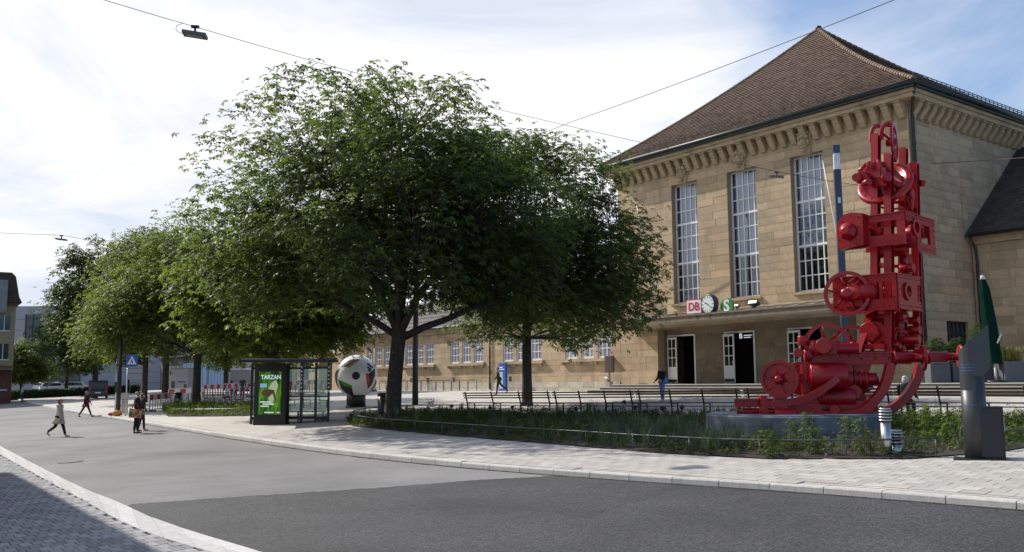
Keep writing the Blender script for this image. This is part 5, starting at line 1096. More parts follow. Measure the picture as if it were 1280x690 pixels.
for rot in (0, R(120), R(240)):
    sph_patch('black_disc', [(-.02 + .185*math.cos(a), .015 + .185*math.sin(a)) for a in np.linspace(0, 6.1, 16)], BK, 1.006, rot)
    sph_patch('swoosh', [(-.76, .42), (-.55, .66), (-.15, .80), (.15, .77), (-.12, .66), (-.42, .44), (-.6, .44)], BK, 1.006, rot)
    sph_patch('swoosh_edge', [(-.42, .43), (-.12, .65), (.18, .765), (-.06, .60), (-.36, .37)], OR_, 1.007, rot)
    sph_patch('swoosh', [(.86, .37), (.62, .16), (.54, .06), (.42, .10), (.50, -.20), (.52, -.62), (.72, -.4), (.86, -.02)], BK, 1.006, rot)
    sph_patch('swoosh_edge', [(.42, .12), (.54, .14), (.60, -.2), (.54, -.55), (.48, -.35)], RD2, 1.0075, rot)
    sph_patch('swoosh', [(-.84, -.14), (-.62, -.38), (-.2, -.55), (-.15, -.75), (-.10, -.93), (-.42, -.84), (-.70, -.58)], BK, 1.006, rot)
    sph_patch('swoosh_edge', [(-.80, -.17), (-.5, -.30), (-.18, -.44), (-.2, -.55), (-.58, -.44)], GN, 1.0075, rot)
for k in range(3):
    p0, d, nn_ = Vector(((.50, .26), (.47, .40), (.47, .555))[k]), Vector((.80, -.60)), Vector((.60, .80)); L_ = (.13, .24, .34)[k]
    sph_patch('emblem_bar', [tuple(p0), tuple(p0 + d*L_), tuple(p0 + d*L_ + nn_*.085), tuple(p0 + nn_*.085)], BL2, 1.009)
# ------------------------------------------------------------------ bins, posts, racks by the station
for (px, py, h, r, lab) in ((481, 526, 1.15, .30, 'tall dark cylindrical litter bin against the big chestnut trunk'), (222, 509, 1.0, .28, 'dark litter bin in the small bed before the barriers')):
    b = gp(px, py); o = thing('litter_bin', lab, 'litter bin', b, 0, 'dark litter bins'); q = MB(); q.lathe([(r*.9, -.05), (r*.9, .06), (r, .08), (r, h-.12)], 22); q.build('body', ANTH, o); q = MB(); q.lathe([(r*1.03, h-.14), (r*1.03, h-.02), (r*.9, h)], 22); q.build('lid', BLACK, o); q = MB(); q.bx(-.12, .12, -r*1.05, -r*.98, h-.32, h-.2); q.build('slot', BLACK, o)
o = thing('info_column', 'slim bright blue information column before the wing windows', 'information column', bl(-11.45, -.75), BZ); BLU = mat('signal_blue', (.025, .10, .42), .4)
q = MB(); q.bx(-.42, .42, -.09, .09, 0, 1.98); q.build('body', BLU, o); q = MB(); q.bx(-.36, .12, -.1, -.092, .15, 1.35); q.build('map_panel', mat('map_print', (.45, .5, .56), .4, var=.3, scale=9), o); q = MB(); q.bx(-.3, .3, -.1, -.092, 1.5, 1.56); q.bx(-.3, .1, -.1, -.092, 1.62, 1.72); q.build('lettering', TXTW, o)
o = thing('notice_board', 'brown notice case on a pale post by the end of the wing', 'notice board', bl(-.3, -.7), BZ)
q = MB(); q.bx(-.36, .36, -.08, .08, 1.15, 2.2); q.build('case', mat('bronze', (.11, .075, .05), .5, var=.2), o); q = MB(); q.bx(-.28, .28, -.09, -.082, 1.22, 2.12); q.build('face', mat('dim_poster', (.10, .075, .065), .3, var=.4, scale=6), o); q = MB(); q.bx(-.3, .14, -.15, .15, -.05, .6); q.bx(-.2, -.02, -.08, .08, .6, 1.15); q.build('post', CONC if False else mat('pale_pedestal', (.38, .36, .33), .8, var=.2), o); q = MB(); q.sph((-.1, -.1, .8), .2, 10, 7, (1.3, .8, .6)); q.build('tap_bowl', STEEL, o)
RK = mat('rack_steel', (.16, .165, .17), .5, metal=.6)
for k in range(13):
    x = -28.0 + 1.12*k; o = thing('bicycle_stand', 'steel bicycle hoop in the row along the wing plinth', 'bicycle stand', bl(x, -1.3), BZ, 'bicycle hoops along the wing'); q = MB(); q.tube([(0, -.4, 0), (0, -.4, .7), (0, -.33, .8), (0, .33, .8), (0, .4, .7), (0, .4, 0)], .028, 6); q.build('hoop', RK, o)
# parasol, planters and shrubs outside the annex
b = at(1246, 487, 37.0); b.z = CAMZ - .062; o = thing('closed_parasol', 'closed dark green parasol with a tied band and white script', 'parasol', b, 0)
GRN = mat('parasol_green', (.002, .022, .016), .95, var=.15, scale=2, spec=.08)
q = MB(); nn = 20
def rad(k, z): return (.15 + .18*(1-z)**.8)*(1 + .18*math.cos(k*math.pi*2*8/nn*1.0))*(1.0 if z > .25 else .78 + .4*z)
for zi in range(9):
    z = zi/8
    for k in range(nn): a = 2*math.pi*k/nn; r = rad(k, z)*(.5 if z == 1 else 1); q.v.append((r*math.cos(a) - .26*z, r*math.sin(a), .75 + 3.45*z))
for zi in range(8):
    for k in range(nn): k2 = (k+1) % nn; q.f.append((zi*nn+k, zi*nn+k2, (zi+1)*nn+k2, (zi+1)*nn+k)); q.m.append(0); q.sm.append(True)
q.build('canopy', GRN, o); q = MB(); q.cyl((0, 0, 0), (-.02, 0, .9), .04); q.build('pole', WHITE, o); q = MB(); q.cyl((-.27, 0, 4.15), (-.28, 0, 4.32), .12, .06); q.build('cap', mat('pale_cap', (.5, .55, .52), .5), o); q = MB(); q.lathe([(.4, 0), (.4, .08), (.1, .12)], 16); q.build('base', ANTH, o)
q = MB()
for k in range(6):
    x = -.02 + .045*k; z = 1.55 + .055*k; y_ = -math.sqrt(max(.02, .28**2 - (x+.08)**2)) - .02
    q.tube([(x, y_, z), (x+.016, y_-.004, z+.15 if k % 2 else z+.09), (x+.034, y_+.006, z+.02), (x+.046, y_+.012, z+.06)], .011, 4)
q.build('script_print', TXTW, o)
PLN = mat('planter_concrete', (.10, .105, .12), .8, var=.15)
for i, (px0, px1, pt_, lab, kind) in enumerate(((1252, 1280, 461, 'grey planter with yellowing grass right of the parasol', 'g'), (1284, 1312, 461, 'grey planter with grass at the edge of the terrace', 'g'), (1160, 1186, 462, 'dark planter with shrubs behind the long buffer', 's'), (1188, 1212, 462, 'dark planter with shrubs behind the slanted pillar', 's'), (1214, 1240, 462, 'dark planter with a rounded bush under the parasol', 's'))):
    Y = 37.0 if kind == 'g' else 38.5; a, c = at(px0, 487, Y), at(px1, 487, Y); wd = (c.x-a.x)*.94; o = thing('planter_box', lab, 'planter', ((a.x+c.x)/2, Y, CAMZ - .062), 0, 'planters along the terrace'); h = (487-pt_)/1150*Y
    q = MB(); q.bx(-wd/2, wd/2, -.3, -.24, 0, h); q.bx(-wd/2, wd/2, .24, .3, 0, h); q.bx(-wd/2, -wd/2+.05, -.24, .24, 0, h); q.bx(wd/2-.05, wd/2, -.24, .24, 0, h); q.build('box', PLN, o); q = MB(); q.bx(-wd/2+.05, wd/2-.05, -.24, .24, h-.12, h-.06); q.build('soil', SOIL, o)
    r_ = np.random.default_rng(i+40)
    if kind == 'g':
        n_ = 420; B0 = np.stack([r_.uniform(-wd*.42, wd*.42, n_), r_.uniform(-.2, .2, n_), np.full(n_, h-.1)], 1); a_ = r_.uniform(0, 6.28, (n_, 1)); hh = r_.uniform(.35, .9, (n_, 1)); d = np.concatenate([np.cos(a_), np.sin(a_), 0*a_], 1); s = np.concatenate([-np.sin(a_), np.cos(a_), 0*a_], 1); up = np.array([0, 0, 1])
        mid = B0 + up*hh*.8 + d*hh*.25; tip = B0 + up*hh*.75 + d*hh*.75; V = np.stack([B0 - s*.008, mid - s*.012, tip, mid + s*.012], 1).reshape(-1, 3); link('grass_tuft', quads_mesh('grass_tuft', V, n_, leafmat('straw_grass%d' % i, (.36, .33, .12), (.20, .26, .08), .3, (.4, .4, .15))), o)
    else:
        n_ = 520; P_ = unit(r_.normal(0, 1, (n_, 3)))*r_.random((n_, 1))**.4*np.array([wd*.62, .48, .62 if px0 < 1210 else 1.0]) + np.array([0, 0, h+.45 if px0 < 1210 else h + .7]); V = leaves(P_, unit(P_ - np.array([0, 0, h])), .12, 4, r_); link('shrub', quads_mesh('shrub', V, len(V)//4, LEAF_DK), o)
# ------------------------------------------------------------------ signs and clutter by the crossing
b = gp(147.5, 516); o = thing('lamp_post_with_sign', 'dark street post carrying the blue pedestrian crossing sign', 'street post', b, 0)
k = b.y/FPX
q = MB(); q.tube([(0, 0, -.1), (0, 0, 3.2), (0, 0, 4.6)], [.15, .11, .09], 10); q.build('post', ANTH, o); q = MB(); q.tube([(0, 0, 68*k), (1.0, 0, 68.5*k)], .03, 6); q.tube([(0, 0, 57*k), (1.0, 0, 57.5*k)], .03, 6); q.build('arm', ANTH, o)
cs = thing('crossing_sign', 'blue pedestrian crossing sign with white triangle and walking figure', 'traffic sign', b + Vector((.78, -.1, 64.5*k)), 0); sz = .36
q = MB(); q.bx(-sz, sz, -.02, .02, -sz, sz); q.build('panel', BLU, cs); q = MB(); M = Matrix(((1, 0, 0, 0), (0, 0, -1, 0), (0, 1, 0, 0), (0, 0, 0, 1))); q.prism([(-.29, -.24), (.29, -.24), (0, .28)], .021, .026, M); q.build('triangle', TXTW, cs)
q = MB(); q.prism([(-.03, .06), (.03, .06), (.045, -.04), (.10, -.18), (.06, -.2), (0, -.08), (-.07, -.2), (-.11, -.18), (-.04, -.03)], .0262, .03, M); q.lathe([(.028, .0262), (.028, .03)], 10, M @ Matrix.Translation((0, .10, 0))); q.build('walking_figure', BLACK, cs)
b = gp(143.7, 514); o = thing('sign_post', 'thin grey post standing just left of the crossing sign post', 'sign post', b, 0); q = MB(); q.tube([(0, 0, -.1), (0, 0, 62*b.y/FPX)], .04, 8); q.build('pole', STEEL, o); q = MB(); q.bx(-.06, .06, -.08, .08, 1.2, 1.9); q.build('push_box', ANTH, o)
b = gp(157, 520); o = thing('sign_post', 'thin pale post standing right of the white notice panel', 'sign post', b, 0); q = MB(); q.tube([(0, 0, -.1), (0, 0, 57*b.y/FPX)], .04, 8); q.build('pole', STEEL, o); q = MB(); q.lathe([(.055, 57*b.y/FPX), (.03, 57*b.y/FPX+.05)], 8); q.build('cap', STEEL, o)
b = gp(152.5, 519); o = thing('notice_stand', 'pale upright notice panel leaning between two thin posts', 'notice panel', b + Vector((0, .3, 0)), R(8)); q = MB(); q.bx(-.19, .19, -.02, .02, .1, 1.3); q.build('panel', mat('faded_panel', (.50, .46, .40), .6, var=.15, scale=5), o); q = MB(); q.bx(-.14, .14, -.026, -.021, .9, .93); q.bx(-.14, .1, -.026, -.021, .75, .78); q.bx(-.17, -.13, .02, .08, -.05, 1.2); q.build('frame', ANTH, o)
b = gp(148.5, 519.5); o = thing('weighted_bag', 'orange sandbag lying at the foot of the crossing sign post', 'sandbag', b + Vector((0, -.25, 0)), 0); q = MB(); q.sph((0, 0, .14), .25, 14, 9, (1.2, .85, .72)); q.build('sack', mat('orange_cloth', (.62, .22, .03), .8, var=.25, scale=4), o); q = MB(); q.sph((-.36, .02, .09), .14, 10, 7, (1.3, .8, .7)); q.build('sack_end', mat('red_cloth', (.40, .05, .04), .8, var=.2), o); q = MB(); q.tube([(-.08, 0, .30), (0, 0, .37), (.08, 0, .30)], .018, 5); q.build('tie', BLACK, o)
BRW, BRR, BRG = mat('barrier_white', (.70, .69, .67), .5, var=.08), mat('barrier_red', (.55, .03, .04), .5, var=.12), mat('barrier_foot', (.07, .07, .075), .9)
def barrier(label, p0, p1, h, kind, group):
    p0, p1 = Vector(p0), Vector(p1); d = p1-p0; L = Vector((d.x, d.y)).length; o = thing('road_barrier', label, 'road barrier', p0, math.atan2(d.y, d.x), group); sl = d.z/L
    def z(x): return sl*x
    n_ = 6 if kind == 'w' else 7; w = L/n_*.98 if kind == 'w' else L/n_
    for k in range(n_):
        q = MB(); x0 = .02 + (L-.04)/n_*k; q.bx(x0, x0 + (L-.04)/n_ - .004, -.02, .02, h-.34 + z(x0), h-.02 + z(x0)); q.build('stripe_panel', BRR if k % 2 == (0 if kind == 'w' else 0) else BRW, o)
    q = MB(); q.bx(0, L, -.025, .025, h-.02, h+.02) if abs(sl) < .02 else q.tube([(0, 0, h), (L, 0, h+d.z)], .03, 4); q.tube([(0, 0, .12), (L, 0, .12+d.z)], .03, 4); q.tube([(0, 0, 0), (0, 0, h)], .03, 4); q.tube([(L, 0, d.z), (L, 0, h+d.z)], .03, 4); q.build('frame', BRW, o)
    for k in range(9): x = .1 + (L-.2)*k/8; q = MB(); q.bx(x-.05, x+.05, -.012, .012, .14+z(x), h-.36+z(x)); q.build('bar', BRW if kind == 'w' else (BRR if k % 2 else BRW), o)
    for x in (.12, L-.12): q = MB(); q.box((x, 0, .05+z(x)), (.28, .7, .1)); q.build('foot', BRG, o)
barrier('white and red road barrier nearest the crossing, left of the litter bin', gp(186, 515), gp(213, 511.5), 1.05, 'w', 'road barriers')
barrier('short road barrier in front of the white site cabin', onG(-25.6, 69), onG(-22.9, 68.6), 1.1, 'w', 'road barriers')
for k, t4 in enumerate(('beside the tree trunk of the small bed', 'before the blue gate', 'before the gap between van and gate', 'before the white delivery van', 'beside the person in dark clothes')):
    a = onG(-25.6 + 1.32*k*1.55, 76.8 - .2*k); c = onG(-25.6 + 1.32*(k+1)*1.55 - .06, 76.8 - .2*(k+1)); barrier('red and white lattice barrier ' + t4, a, c, 1.15, 'r', 'red lattice barriers')
barrier('red and white lattice barrier seen through the bus shelter', onG(-13.4, 76), onG(-11.2, 75.8), 1.15, 'r', 'red lattice barriers')
CABW = mat('cabin_white', (.60, .60, .63), .5, var=.06)
a = onG(-27.9, 77.5); o = thing('site_cabin', 'white site cabin with a small ladder frame on its roof', 'site cabin', a, R(-8)); q = MB(); q.bx(-.78, .78, -.0, 2.2, -.1, 2.55); q.build('body', CABW, o); q = MB(); q.bx(-.82, .82, -.05, 2.25, 2.55, 2.63); q.build('roof', mat('cabin_roof', (.35, .35, .36), .6), o)
q = MB(); q.bx(-.70, -.42, -.03, 0, .9, 1.55); q.build('window', WGLASS, o); q = MB(); q.bx(.42, .64, -.03, 0, .95, 1.3); q.build('hatch', WGLASS, o); q = MB(); [q.bx(-.16+.14*k, -.06+.14*k, -.012, -.002, 1.42, 1.54) for k in range(5)]; q.bx(-.2, .08, -.012, -.002, 1.95, 1.99); q.build('lettering', mat('purple_print', (.12, .08, .25), .6), o)
q = MB(); [q.tube([(x, .3, 2.6), (x, .3, 3.2)], .035, 4) for x in (-.5, -.15)]; [q.tube([(-.5, .3, z), (-.15, .3, z)], .03, 4) for z in (2.82, 3.08)]; q.build('ladder', BRW, o)
# goods shed with blue gates, platform hall roof
FXW = lambda x, y, z: bl(x, y, z)
x0, x1 = facx(200, 470, 6)[0], facx(402, 470, 6)[0]
gs = thing('goods_shed', 'long grey goods shed with two wide blue gates behind the barriers', 'shed', bl(x1, 6, -1.0), BZ); Ls = x0 - x1
g_ = lambda px: facx(px, 470, 6)[0] - x1
DKW = mat('grey_cladding', (.09, .093, .10), .8, var=.15)
q = MB(); q.bx(Ls, 0, 0, 9, -2, 5.6); q.build('wall', DKW, gs); q = MB(); q.bx(Ls-.3, .3, -.5, 9.3, 5.6, 5.95); q.build('roof', mat('shed_roof', (.10, .10, .105), .8), gs)
GB = mat('gate_blue', (.07, .15, .29), .5, var=.1, scale=1)
for a, c in ((228, 260.5), (261.5, 285)): q = MB(); q.bx(g_(a), g_(c), -.12, -.02, -2, 4.55); ga = q.build('gate', GB, gs); q = MB(); [q.bx(x-.03, x+.03, -.15, -.122, -2, 4.5) for x in np.linspace(g_(a)+.3, g_(c)-.3, 7)]; q.build('gate_rib', GB, ga)
q = MB(); q.bx(g_(288), g_(305), -.1, 0, 2.6, 4.2); q.build('window', WGLASS, gs); q = MB(); q.bx(g_(350), g_(395), -.1, 0, 1.6, 3.6); q.build('window', WGLASS, gs)
ph_ = thing('platform_hall', 'low hall with a pale sloping roof left of the wing portal', 'station annex', bl(-45, 0, 0), BZ)
q = MB(); q.bx(-16, -.4, 0, 6, -2, 3.4); q.build('wall', STONE_TRIM, ph_); q = MB(); q.prism([(-.9, 3.35), (-.9, 3.5), (4.6, 6.2), (9, 3.8), (9, 3.4)], -16.5, -.2, Matrix(((0, 0, 1, 0), (1, 0, 0, 0), (0, 1, 0, 0), (0, 0, 0, 1)))); q.build('roof', mat('pale_sheet_roof', (.62, .62, .63), .5, var=.08), ph_)
for k in range(5): q = MB(); q.bx(-15 + 3*k, -13 + 3*k, -.05, .02, -.4, 2.4); q.build('shop_window', WGLASS, ph_)
o = thing('portal_sign', 'small pinkish red square sign above the wing portal', 'sign', bl(-41.3, -.95, 4.35), BZ); q = MB(); q.bx(-.72, .72, -.06, .06, -.62, .62); q.build('panel', mat('pink_red', (.55, .04, .16), .5), o); lettering('lettering', 'DB', .75, TXTW, o, Matrix.Translation((0, -.07, 0)) @ FRONT, .005)
o = thing('portal_clock', 'small round white clock hanging beside the wing portal', 'clock', bl(-37.6, -1.25, 3.35), BZ - R(12)); M = Matrix.Rotation(math.pi/2, 4, 'X'); q = MB(); q.lathe([(.55, -.1), (.58, .1)], 24, M); q.build('case', NAVY, o); q = MB(); q.lathe([(.5, .101), (.5, .106)], 24, M); q.build('dial', TXTW, o); q = MB(); q.box((.1, -.115, .08), (.06, .01, .3), Matrix.Rotation(R(50), 3, 'Y')); q.box((-.1, -.115, .02), (.05, .01, .36), Matrix.Rotation(R(-80), 3, 'Y')); q.build('hand', BLACK, o); q = MB(); q.bx(-.04, .04, .1, .55, .4, .5); q.build('bracket', GUTTER, o)
# ------------------------------------------------------------------ vehicles
TYRE = mat('tyre', (.02, .02, .02), .85); CGL = mat('car_glass', (.02, .025, .03), .05, spec=.8); RIMM = mat('wheel_rim', (.4, .4, .42), .35, metal=.8)
TAIL = mat('tail_light', (.45, .01, .01), .25); HEADL = mat('head_light', (.7, .7, .7), .15)
def car(label, loc, rz, c, van=False, cat='car', group=None, L=4.3, W=1.78, H=1.5):
    o = thing('delivery_van' if van else 'parked_car', label, cat, loc, rz, group); m = mat('car_paint_' + label[:6], c, .3, var=.03, coat=.5); hw = W/2
    body = [(-L/2, .3), (-L/2-.02, .75), (-L/2+.08, 1.0)] + ([(-L/2+.1, H-.12), (-L/2+.3, H), (L/2-1.5, H), (L/2-1.2, H-.15), (L/2-.65, 1.15)] if van else [(L/2-1.15, .98)]) + [(L/2-.1, .82), (L/2, .6), (L/2-.02, .3)]
    M = Matrix(((1, 0, 0, 0), (0, 0, 1, 0), (0, 1, 0, 0), (0, 0, 0, 1))); q = MB(); q.prism(body, -hw, hw, M); q.build('body', m, o)
    if not van:
        cab = [(-L/2+.15, .97), (-L/2+.55, H-.05), (-L/2+.9, H), (.35, H), (.65, H-.06), (L/2-1.2, .97)]; q = MB(); q.prism(cab, -hw+.12, hw-.12, M); q.build('cabin', m, o)
        q = MB(); q.prism([(-L/2+.35, 1.0), (-L/2+.65, H-.1), (.5, H-.1), (L/2-1.4, 1.0)], -hw+.112, hw-.112, M); q.build('side_window', CGL, o)
        q = MB(); q.add([(-L/2+.17, -hw+.2, 1.0), (-L/2+.17, hw-.2, 1.0), (-L/2+.52, hw-.25, H-.09), (-L/2+.52, -hw+.25, H-.09)], [(0, 1, 2, 3)]); q.v = [(x-.02, y, z) for x, y, z in q.v]; q.build('rear_window', CGL, o)
    else:
        q = MB(); q.prism([(L/2-1.75, 1.2), (L/2-1.75, H-.3), (L/2-1.4, H-.3), (L/2-.9, 1.2)], -hw-.004, hw+.004, M); q.build('side_window', CGL, o); q = MB(); q.bx(-L/2+.06, -L/2+.085, -hw+.2, hw-.2, 1.25, H-.3); q.build('rear_window' if c[0] < .3 else 'rear_panel', CGL if c[0] < .3 else m, o)
    for x in (-L/2+.8, L/2-.85):
        for s in (-1, 1):
            q = MB(); q.lathe([(.25, -.1), (.32, -.08), (.32, .08), (.25, .1)], 18, Matrix.Translation((x, s*(hw-.08), .32)) @ Matrix.Rotation(math.pi/2, 4, 'X')); w = q.build('wheel', TYRE, o); q = MB(); q.lathe([(.19, -.11), (.19, .11)], 14, Matrix.Translation((x, s*(hw-.08), .32)) @ Matrix.Rotation(math.pi/2, 4, 'X')); q.build('rim', RIMM, w)
    for s in (-1, 1): q = MB(); q.box((-L/2+.0, s*(hw-.14), .95 if not van else 1.0), (.08, .2, .16 if not van else .5)); q.build('tail_light', TAIL, o); q = MB(); q.box((L/2-.06, s*(hw-.25), .7), (.14, .35, .15)); q.build('headlight', HEADL, o)
    q = MB(); q.bx(-L/2-.03, -L/2, -.26, .26, .55, .67); q.build('number_plate', TXTW, o); q = MB(); q.bx(-L/2-.06, L/2+.04, -hw+.02, hw-.02, .27, .42); q.build('bumper', BLACK, o)
car('white delivery van parked with its back to the barriers', onG(-24.3, 84), R(100), (.62, .64, .68), True, 'van', None, 5.0, 2.0, 2.3)
car('dark blue van parked at the road edge beyond the walking people', onG(-41.6, 93), R(114), (.022, .035, .055), True, 'van', None, 4.3, 1.75, 1.8)
for i, (px, Y, c, lab) in enumerate(((97, 128, (.55, .58, .64), 'silver car parked beyond the hedge left of the white road sign'), (70, 134, (.60, .60, .62), 'pale car parked beyond the hedge near the slim tree'), (84, 142, (.05, .055, .07), 'dark car in the far car park behind the silver one'), (60, 146, (.35, .37, .4), 'grey car in the far car park behind the low green tree'))):
    p_ = at(px, 480, Y); car(lab, onG(p_.x, p_.y, .02), R(20 + 15*i), c, group='cars in the far car park')
o = thing('road_sign', 'white direction sign on posts beyond the clipped hedge', 'road sign', onG(-44.0, 108), R(10)); q = MB(); q.bx(-.95, .95, -.03, .03, 1.6, 3.6); q.build('panel', mat('sign_white', (.6, .6, .62), .5), o); q = MB(); q.bx(-.8, .8, -.035, -.031, 2.9, 2.95); q.bx(-.8, .8, -.035, -.031, 2.3, 2.35); q.build('lettering', ANTH, o); q = MB(); q.tube([(-.6, .06, 0), (-.6, .06, 3.5)], .05, 6); q.tube([(.6, .06, 0), (.6, .06, 3.5)], .05, 6); q.build('post', STEEL, o)
# hedge
rg = np.random.default_rng(77); a = Vector((-61.5, 109.0)); c = Vector((-44.0, 108.5)); n_ = 5200
hd = thing('clipped_hedge', 'long low clipped hedge closing the far end of the road', 'hedge', onG(a.x, a.y), 0)
P_ = np.stack([rg.uniform(0, c.x-a.x, n_), rg.uniform(-.55, .55, n_), rg.uniform(.05, 1.0, n_)], 1); P_[:, 2] += .0415*P_[:, 0]; V = leaves(P_, unit(rg.normal(0, 1, (n_, 3))), .22, 3, rg); link('foliage', quads_mesh('foliage', V, len(V)//4, LEAF_DK), hd)
q = MB(); q.add([(0, -.4, -.3), (17.5, -.4, .4), (17.5, .4, .4), (0, .4, -.3), (0, -.4, .8), (17.5, -.4, 1.5), (17.5, .4, 1.5), (0, .4, .8)], [(0, 1, 2, 3), (4, 7, 6, 5), (0, 4, 5, 1), (2, 6, 7, 3), (0, 3, 7, 4), (1, 5, 6, 2)]); q.build('twig_core', mat('hedge_core', (.02, .03, .014), .95), hd)
# corner house and office block
oc = mat('ochre_render', (.42, .33, .19), .9, var=.12, dirt=((.2, .16, .1), (.4, .4, .2), .55, .5)); BRF = mat('brown_roof', (.075, .048, .036), .8, var=.2)
hb = at(13.5, 500, 96); hx, hy = hb.x, hb.y; h = thing('corner_house', 'ochre old corner house with a brown mansard roof and dark eaves', 'house', (hx, hy, G(hx, hy)), R(33))
q = MB(); q.bx(-12, 0, 0, 12, -2, 10.2); q.build('wall', oc, h)
q = MB(); q.prism([(-12.4, 10.3), (.5, 10.3), (.2, 10.9), (-.2, 13.0), (-.6, 13.4), (-12, 13.4)], -.5, 12.4, Matrix(((1, 0, 0, 0), (0, 0, 1, 0), (0, 1, 0, 0), (0, 0, 0, 1)))); rf = q.build('roof', BRF, h); q = MB(); q.bx(-3.2, -.9, -.62, .4, 9.2, 12.6); q.build('gable_bay', mat('grey_gable', (.30, .29, .28), .8), rf)
for z in (1.3, 4.4, 7.4):
    for x in (-1.0, -3.4, -5.8): q = MB(); q.bx(x-.5, x+.5, -.06, .02, z, z+1.6); w = q.build('window', WGLASS, h); q = MB(); q.bx(x-.6, x+.6, -.12, -.061, z-.12, z); q.bx(x-.04, x+.04, -.08, -.061, z, z+1.6); q.build('frame', WFRAME, w)
    for y in (2, 5, 8): q = MB(); q.bx(-.02, .06, y-.5, y+.5, z, z+1.6); q.build('window', WGLASS, h)
q = MB(); q.bx(-12.1, .12, -.12, 12.1, 3.5, 3.75); q.bx(-12.15, .18, -.18, 12.1, 9.95, 10.28); q.build('string_course', mat('brown_stone', (.2, .12, .08), .9), h); q = MB(); q.bx(-2.6, -.05, -.10, -.02, -1, 3.2); q.build('shopfront', mat('brick_red', (.16, .06, .045), .85, var=.25), h)
q = MB(); q.bx(-2.6, -.2, -.9, -.1, 3.2, 3.3); q.build('shop_canopy', ANTH, h)
ob = thing('office_block', 'grey office block with a dark glazed bay behind the trees', 'office building', at(33, 480, 165) * 1 - Vector((0, 0, .5)), R(0)); kk = 165/FPX
GP = mat('grey_panel', (.34, .345, .37), .7, var=.05); q = MB(); q.bx(-3.5, 24, 0, 14, -2, 97*kk+.5); q.build('wall', GP, ob)
for j in range(7): q = MB(); q.bx(-3.5, 24, -.03, -.005, 1.9*j+.6, 1.9*j+.64); q.build('panel_joint', DKW, ob)
q = MB(); q.bx(-.6, 9.5, -.2, -.05, 1, 90*kk); gl_ = q.build('glazed_bay', WGLASS, ob)
for k in range(6): q = MB(); x = -.6 + 1.3*k; q.bx(x-.06, x+.06, -.3, -.21, 1, 90*kk); q.build('mullion', GUTTER, gl_)
for j in range(8): q = MB(); z = 1+1.6*j; q.bx(-.6, 9.5, -.27, -.215, z, z+.09); q.build('transom', GUTTER, gl_)
# house on the near side of the street, just outside the view: its shadow lies on the dark pavers
ha = math.atan2(-.81, .58); hp_ = Vector((-19.1, 26.0)); sf = thing('street_house', 'plain rendered street house beside the dark pavers at the near road edge', 'house', (hp_.x, hp_.y, G(hp_.x, hp_.y)), ha)
q = MB(); q.bx(-8.8, 13.6, -9, 0, -2, 9.6); q.build('wall', oc, sf); q = MB(); q.prism([(-9.4, 9.6), (.4, 9.6), (.4, 9.8), (-4.5, 12.6), (-9.4, 9.8)], -9.0, 13.8, Matrix(((0, 0, 1, 0), (1, 0, 0, 0), (0, 1, 0, 0), (0, 0, 0, 1)))); q.build('roof', BRF, sf)
for x in np.arange(-7, 13, 3.2):
    for z in (1.0, 4.0, 7.0): q = MB(); q.bx(x-.55, x+.55, -.02, .05, z, z+1.6); w = q.build('window', WGLASS, sf); q = MB(); q.bx(x-.65, x+.65, .051, .12, z-.1, z); q.bx(x-.04, x+.04, .051, .07, z, z+1.6); q.build('frame', WFRAME, w)
# ------------------------------------------------------------------ wires and hanging lamps
WIRE = mat('span_wire', (.05, .042, .04), .6)
def wire(label, pts, r=.011, group='span wires over the square'):
    o = thing('span_wire', label, 'span wire', pts[0], 0, group); q = MB(); P_ = []
    for a, c in zip(pts, pts[1:]):
        a, c = Vector(a), Vector(c); n_ = 8; sag = (c-a).length*.004
        P_ += [a.lerp(c, k/n_) - Vector((0, 0, sag*4*(k/n_)*(1-k/n_))) - pts[0] for k in range(n_)]
    P_.append(Vector(pts[-1]) - pts[0]); q.tube(P_, r, 5); q.build('cable', WIRE, o); q = MB(); q.sph((0, 0, 0), r*3, 6, 4); q.build('clamp', STEEL, o)
def hanging_lamp(label, p_, s, ang=0.):
    o = thing('hanging_lamp', label, 'street lamp', p_, ang, 'street lamps hung from span wires'); q = MB(); q.box((0, 0, -.42*s), (1.0*s, .55*s, .13*s), Matrix.Rotation(R(7), 3, 'Y')); q.build('housing', mat('lamp_grey', (.11, .115, .11), .5), o)
    q = MB(); q.box((0, 0, -.06*s), (.34*s, .14*s, .10*s)); q.tube([(0, 0, -.08*s), (0, 0, -.4*s)], .05*s, 6); q.build('hanger', ANTH, o); q = MB(); q.tube([(-.55*s, 0, .06*s), (-.78*s, 0, -.05*s), (-.8*s, 0, -.25*s), (-.6*s, 0, -.38*s), (-.4*s, 0, -.4*s)], .012*s, 5); q.build('cable_loop', WIRE, o); q = MB(); q.box((0, 0, -.49*s), (.7*s, .4*s, .02*s), Matrix.Rotation(R(7), 3, 'Y')); q.build('lens', mat('lamp_lens', (.3, .3, .28), .3), o)
L1, L2 = at(244, 33.5, 30), at(971, 214.5, 37)
wire('span wire from the top edge of the street through the hanging lamp to the chestnut', [at(60, -22, 26), L1, at(575, 125, 47)])
wire('span wire with the small lamp crossing before the station front windows', [at(575, 125, 47), L2, at(1040, 226.5, 39.5), at(1123, 238, 42.6)])
wire('long span wire rising over the station roof to the upper right corner', [at(1300, -72, 17), at(1117, 0, 20), at(715, 152, 33), at(560, 210, 42)])
hanging_lamp('large flat street lamp hanging over the road near the top of the view', L1 + Vector((0, 0, .05)), .78, R(8))
hanging_lamp('small lamp hanging from the wire before the right tall window', L2, .52, R(-20))
L3 = at(77, 294, 72); wire('distant span wire over the road beyond the crossing', [at(-60, 288, 70), L3, at(130, 303, 74)], .016); hanging_lamp('distant flat lamp hanging over the road left of the tree crowns', L3, .80)
